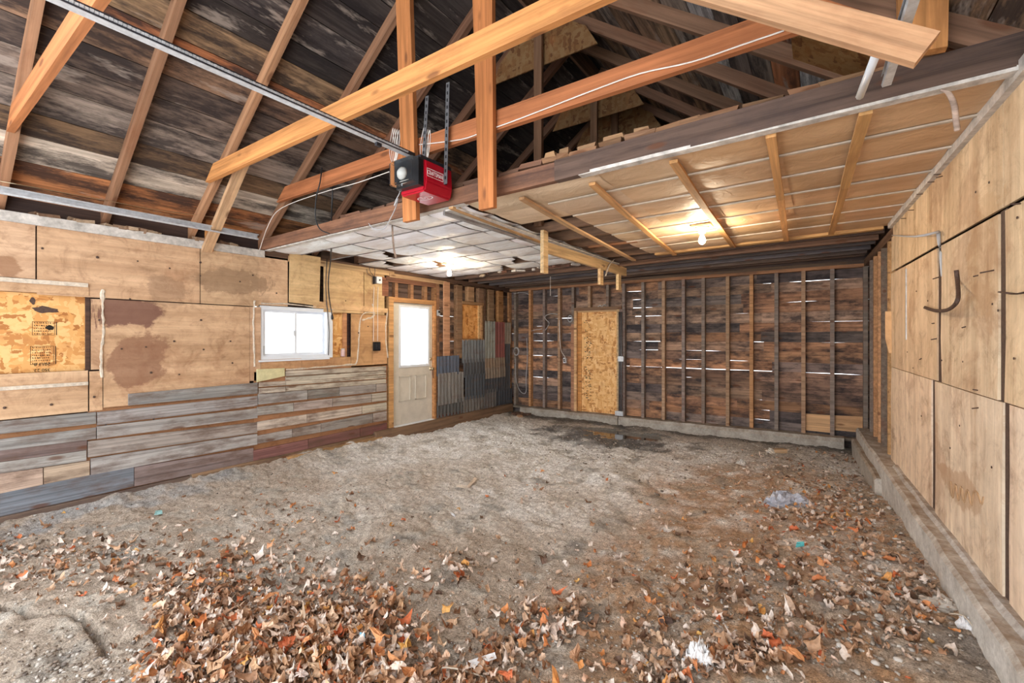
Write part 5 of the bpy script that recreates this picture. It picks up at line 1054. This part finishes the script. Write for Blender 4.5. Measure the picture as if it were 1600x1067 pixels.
# single pieces of rubbish
def crumple(name, px, py, rx, ry, h, mat, col, label, cat, seed=1):
    r_ = np.random.default_rng(seed); c = gnd(px, py); n, m = 22, 12; v = []; f = []
    for i in range(m+1):
        t = i/m; rr = math.cos(t*math.pi/2)**.6
        for k in range(n):
            a = 2*math.pi*k/n; w = 1+.22*math.sin(3*a+seed)+.12*r_.normal(); z = h*math.sin(t*math.pi/2)*(1+.25*r_.normal()*(t > .1))
            v.append((rx*rr*w*math.cos(a), ry*rr*w*math.sin(a), max(-.01, z)))
    for i in range(m):
        for k in range(n): f.append((i*n+k, i*n+(k+1) % n, (i+1)*n+(k+1) % n, (i+1)*n+k))
    f.append(tuple(m*n+k for k in range(n)))
    o = link(name, meshof(name, v, f), mat, None, Matrix.Translation(c-Vector((0, 0, .004))) @ Matrix.Rotation(YAW, 4, 'Z'), col); tag(o, label, cat); return o
crumple('plastic_bag', 1229, 788, .18, .10, .085, 'thin_film', (0.50, 0.52, 0.60), 'crumpled pale blue-grey plastic bag on the right of the floor', 'bag', 3)
crumple('paper_wad', 1093, 1040, .055, .05, .085, 'thin_film', (0.88, 0.87, 0.88), 'bright white crumpled paper among leaves at the front', 'paper', 5)
crumple('paper_wad', 1205, 708, .07, .05, .05, 'rubble', (0.62, 0.58, 0.52), 'whitish rubble lump before the back curb', 'rubble', 8)
crumple('paper_wad', 412, 1020, .06, .05, .05, 'thin_film', (0.68, 0.60, 0.52), 'pale crumpled scrap in the front left leaf drift', 'paper', 9)
crumple('stone', 1468, 945, .09, .06, .03, 'rubble', (0.52, 0.46, 0.40), 'flat pale stone beside the right foundation', 'stone', 12)
crumple('stone', 1160, 725, .06, .045, .04, 'rubble', (0.50, 0.47, 0.44), 'grey stone near the back curb, left of the bag', 'stone', 13)
crumple('stone', 1520, 985, .05, .04, .05, 'rubble', (0.62, 0.60, 0.60), 'small white stone against the right foundation curb', 'stone', 14)
c = gnd(1040, 974); o = boxm('wood_offcut', -.035, .035, -.016, .016, -.012, .02, 'old_wood', None, (0.12, 0.075, 0.06), bev=.003); o.location = c+Vector((0, 0, .012)); o.rotation_euler = (0, 0, YAW-.3); tag(o, 'dark brown block offcut lying at the front right', 'offcut', 'small offcuts')
c = gnd(1097, 946); o = boxm('wood_offcut', -.035, .035, -.014, .014, -.01, .016, 'old_wood', None, (0.26, 0.13, 0.08), bev=.003); o.location = c+Vector((0, 0, .012)); o.rotation_euler = (0, .1, YAW-.4); tag(o, 'reddish brown block offcut lying behind the darker one', 'offcut', 'small offcuts')
c = gnd(1210, 707); o = boxm('wood_offcut', -.09, .09, -.04, .04, -.02, .03, 'lumber', None, (0.66, 0.46, 0.28), bev=.004); o.location = c+Vector((.05, .05, .02)); o.rotation_euler = (0, 0, YAW+.1); tag(o, 'pale timber offcut near the back curb on the right', 'offcut')
def slip(name, P, mat, col, label, cat, T=.002):
    P = [gnd(p, q)+Vector((0, 0, u)) for p, q, u in P]; o = quad(name, None, P, (0, 0, 1), T, mat, col, .03); tag(o, label, cat)
slip('paper_slip', [(727, 1053, .02), (776, 1038, .03), (773, 1030, .035), (730, 1043, .03)], 'thin_film', (0.82, 0.82, 0.82), 'white paper slip among leaves at the front centre', 'paper')
slip('cardboard_strip', [(712, 762, .01), (733, 764, .006), (731, 761.5, .02), (714, 760, .02)], 'rubble', (0.55, 0.47, 0.37), 'flat half of a bent card strip on the bare floor', 'card')
slip('cardboard_strip', [(732, 764, .006), (745, 753, .03), (742, 750, .035), (730, 761, .015)], 'rubble', (0.50, 0.40, 0.29), 'upright half of a bent card strip on the bare floor', 'card')
slip('litter_scrap', [(706, 805, .006), (712, 809, .006), (709, 804, .012), (703, 802, .012)], 'thin_film', (0.72, 0.72, 0.76), 'small white scrap among scattered leaves mid floor', 'litter')
slip('litter_scrap', [(562, 1023, .07), (570, 1026, .07), (570, 1018, .09), (562, 1016, .09)], 'thin_film', (0.30, 0.62, 0.80), 'small blue wrapper in the front leaf drift', 'litter')
slip('litter_scrap', [(1243, 862, .03), (1257, 860, .03), (1256, 855, .04), (1245, 856, .04)], 'thin_film', (0.10, 0.52, 0.60), 'teal wrapper scrap below the plastic bag', 'litter')
slip('litter_scrap', [(241, 808, .02), (254, 806, .02), (253, 802, .03), (243, 803, .03)], 'thin_film', (0.38, 0.66, 0.66), 'pale teal scrap on the left of the floor', 'litter')
for p0, p1, lab in (((636, 1058), (760, 1062), 'twig lying at the front centre'), ((1483, 962), (1533, 1000), 'thin pale stem beside the right foundation')):
    a, b = gnd(*p0), gnd(*p1); m_ = (a+b)/2+Vector((0, 0, .05)); o = tube('twig', None, [a+Vector((0, 0, .01)), m_, b+Vector((0, 0, .01))], .004, 'foam', 5); tag(o, lab, 'twig')
for (px, py), lab in (((578, 696), 'white splinter by the left wall foot near the door'), ((575, 716), 'pale curved bark chip on the floor near the door')):
    a = gnd(px, py); o = tube('splinter', None, [a+Vector((-.05, .03, .012)), a+Vector((0, 0, .02)), a+Vector((.06, -.02, .01))], .008, 'foam', 5); tag(o, lab, 'splinter')
CP = empty('corner_rubble', gnd(808, 647), 'small heap of brown bark and rubble in the back corner', 'rubble')
for i in range(9): c = gnd(812+R(-12, 16), 649+R(-2, 3)); chunk('rubble_piece', CP, c+Vector((0, 0, .02)), R(.08, .2), R(.04, .1), R(.03, .06), random.choice([(0.34, 0.20, 0.12), (0.12, 0.07, 0.05)]), R(0, 3))
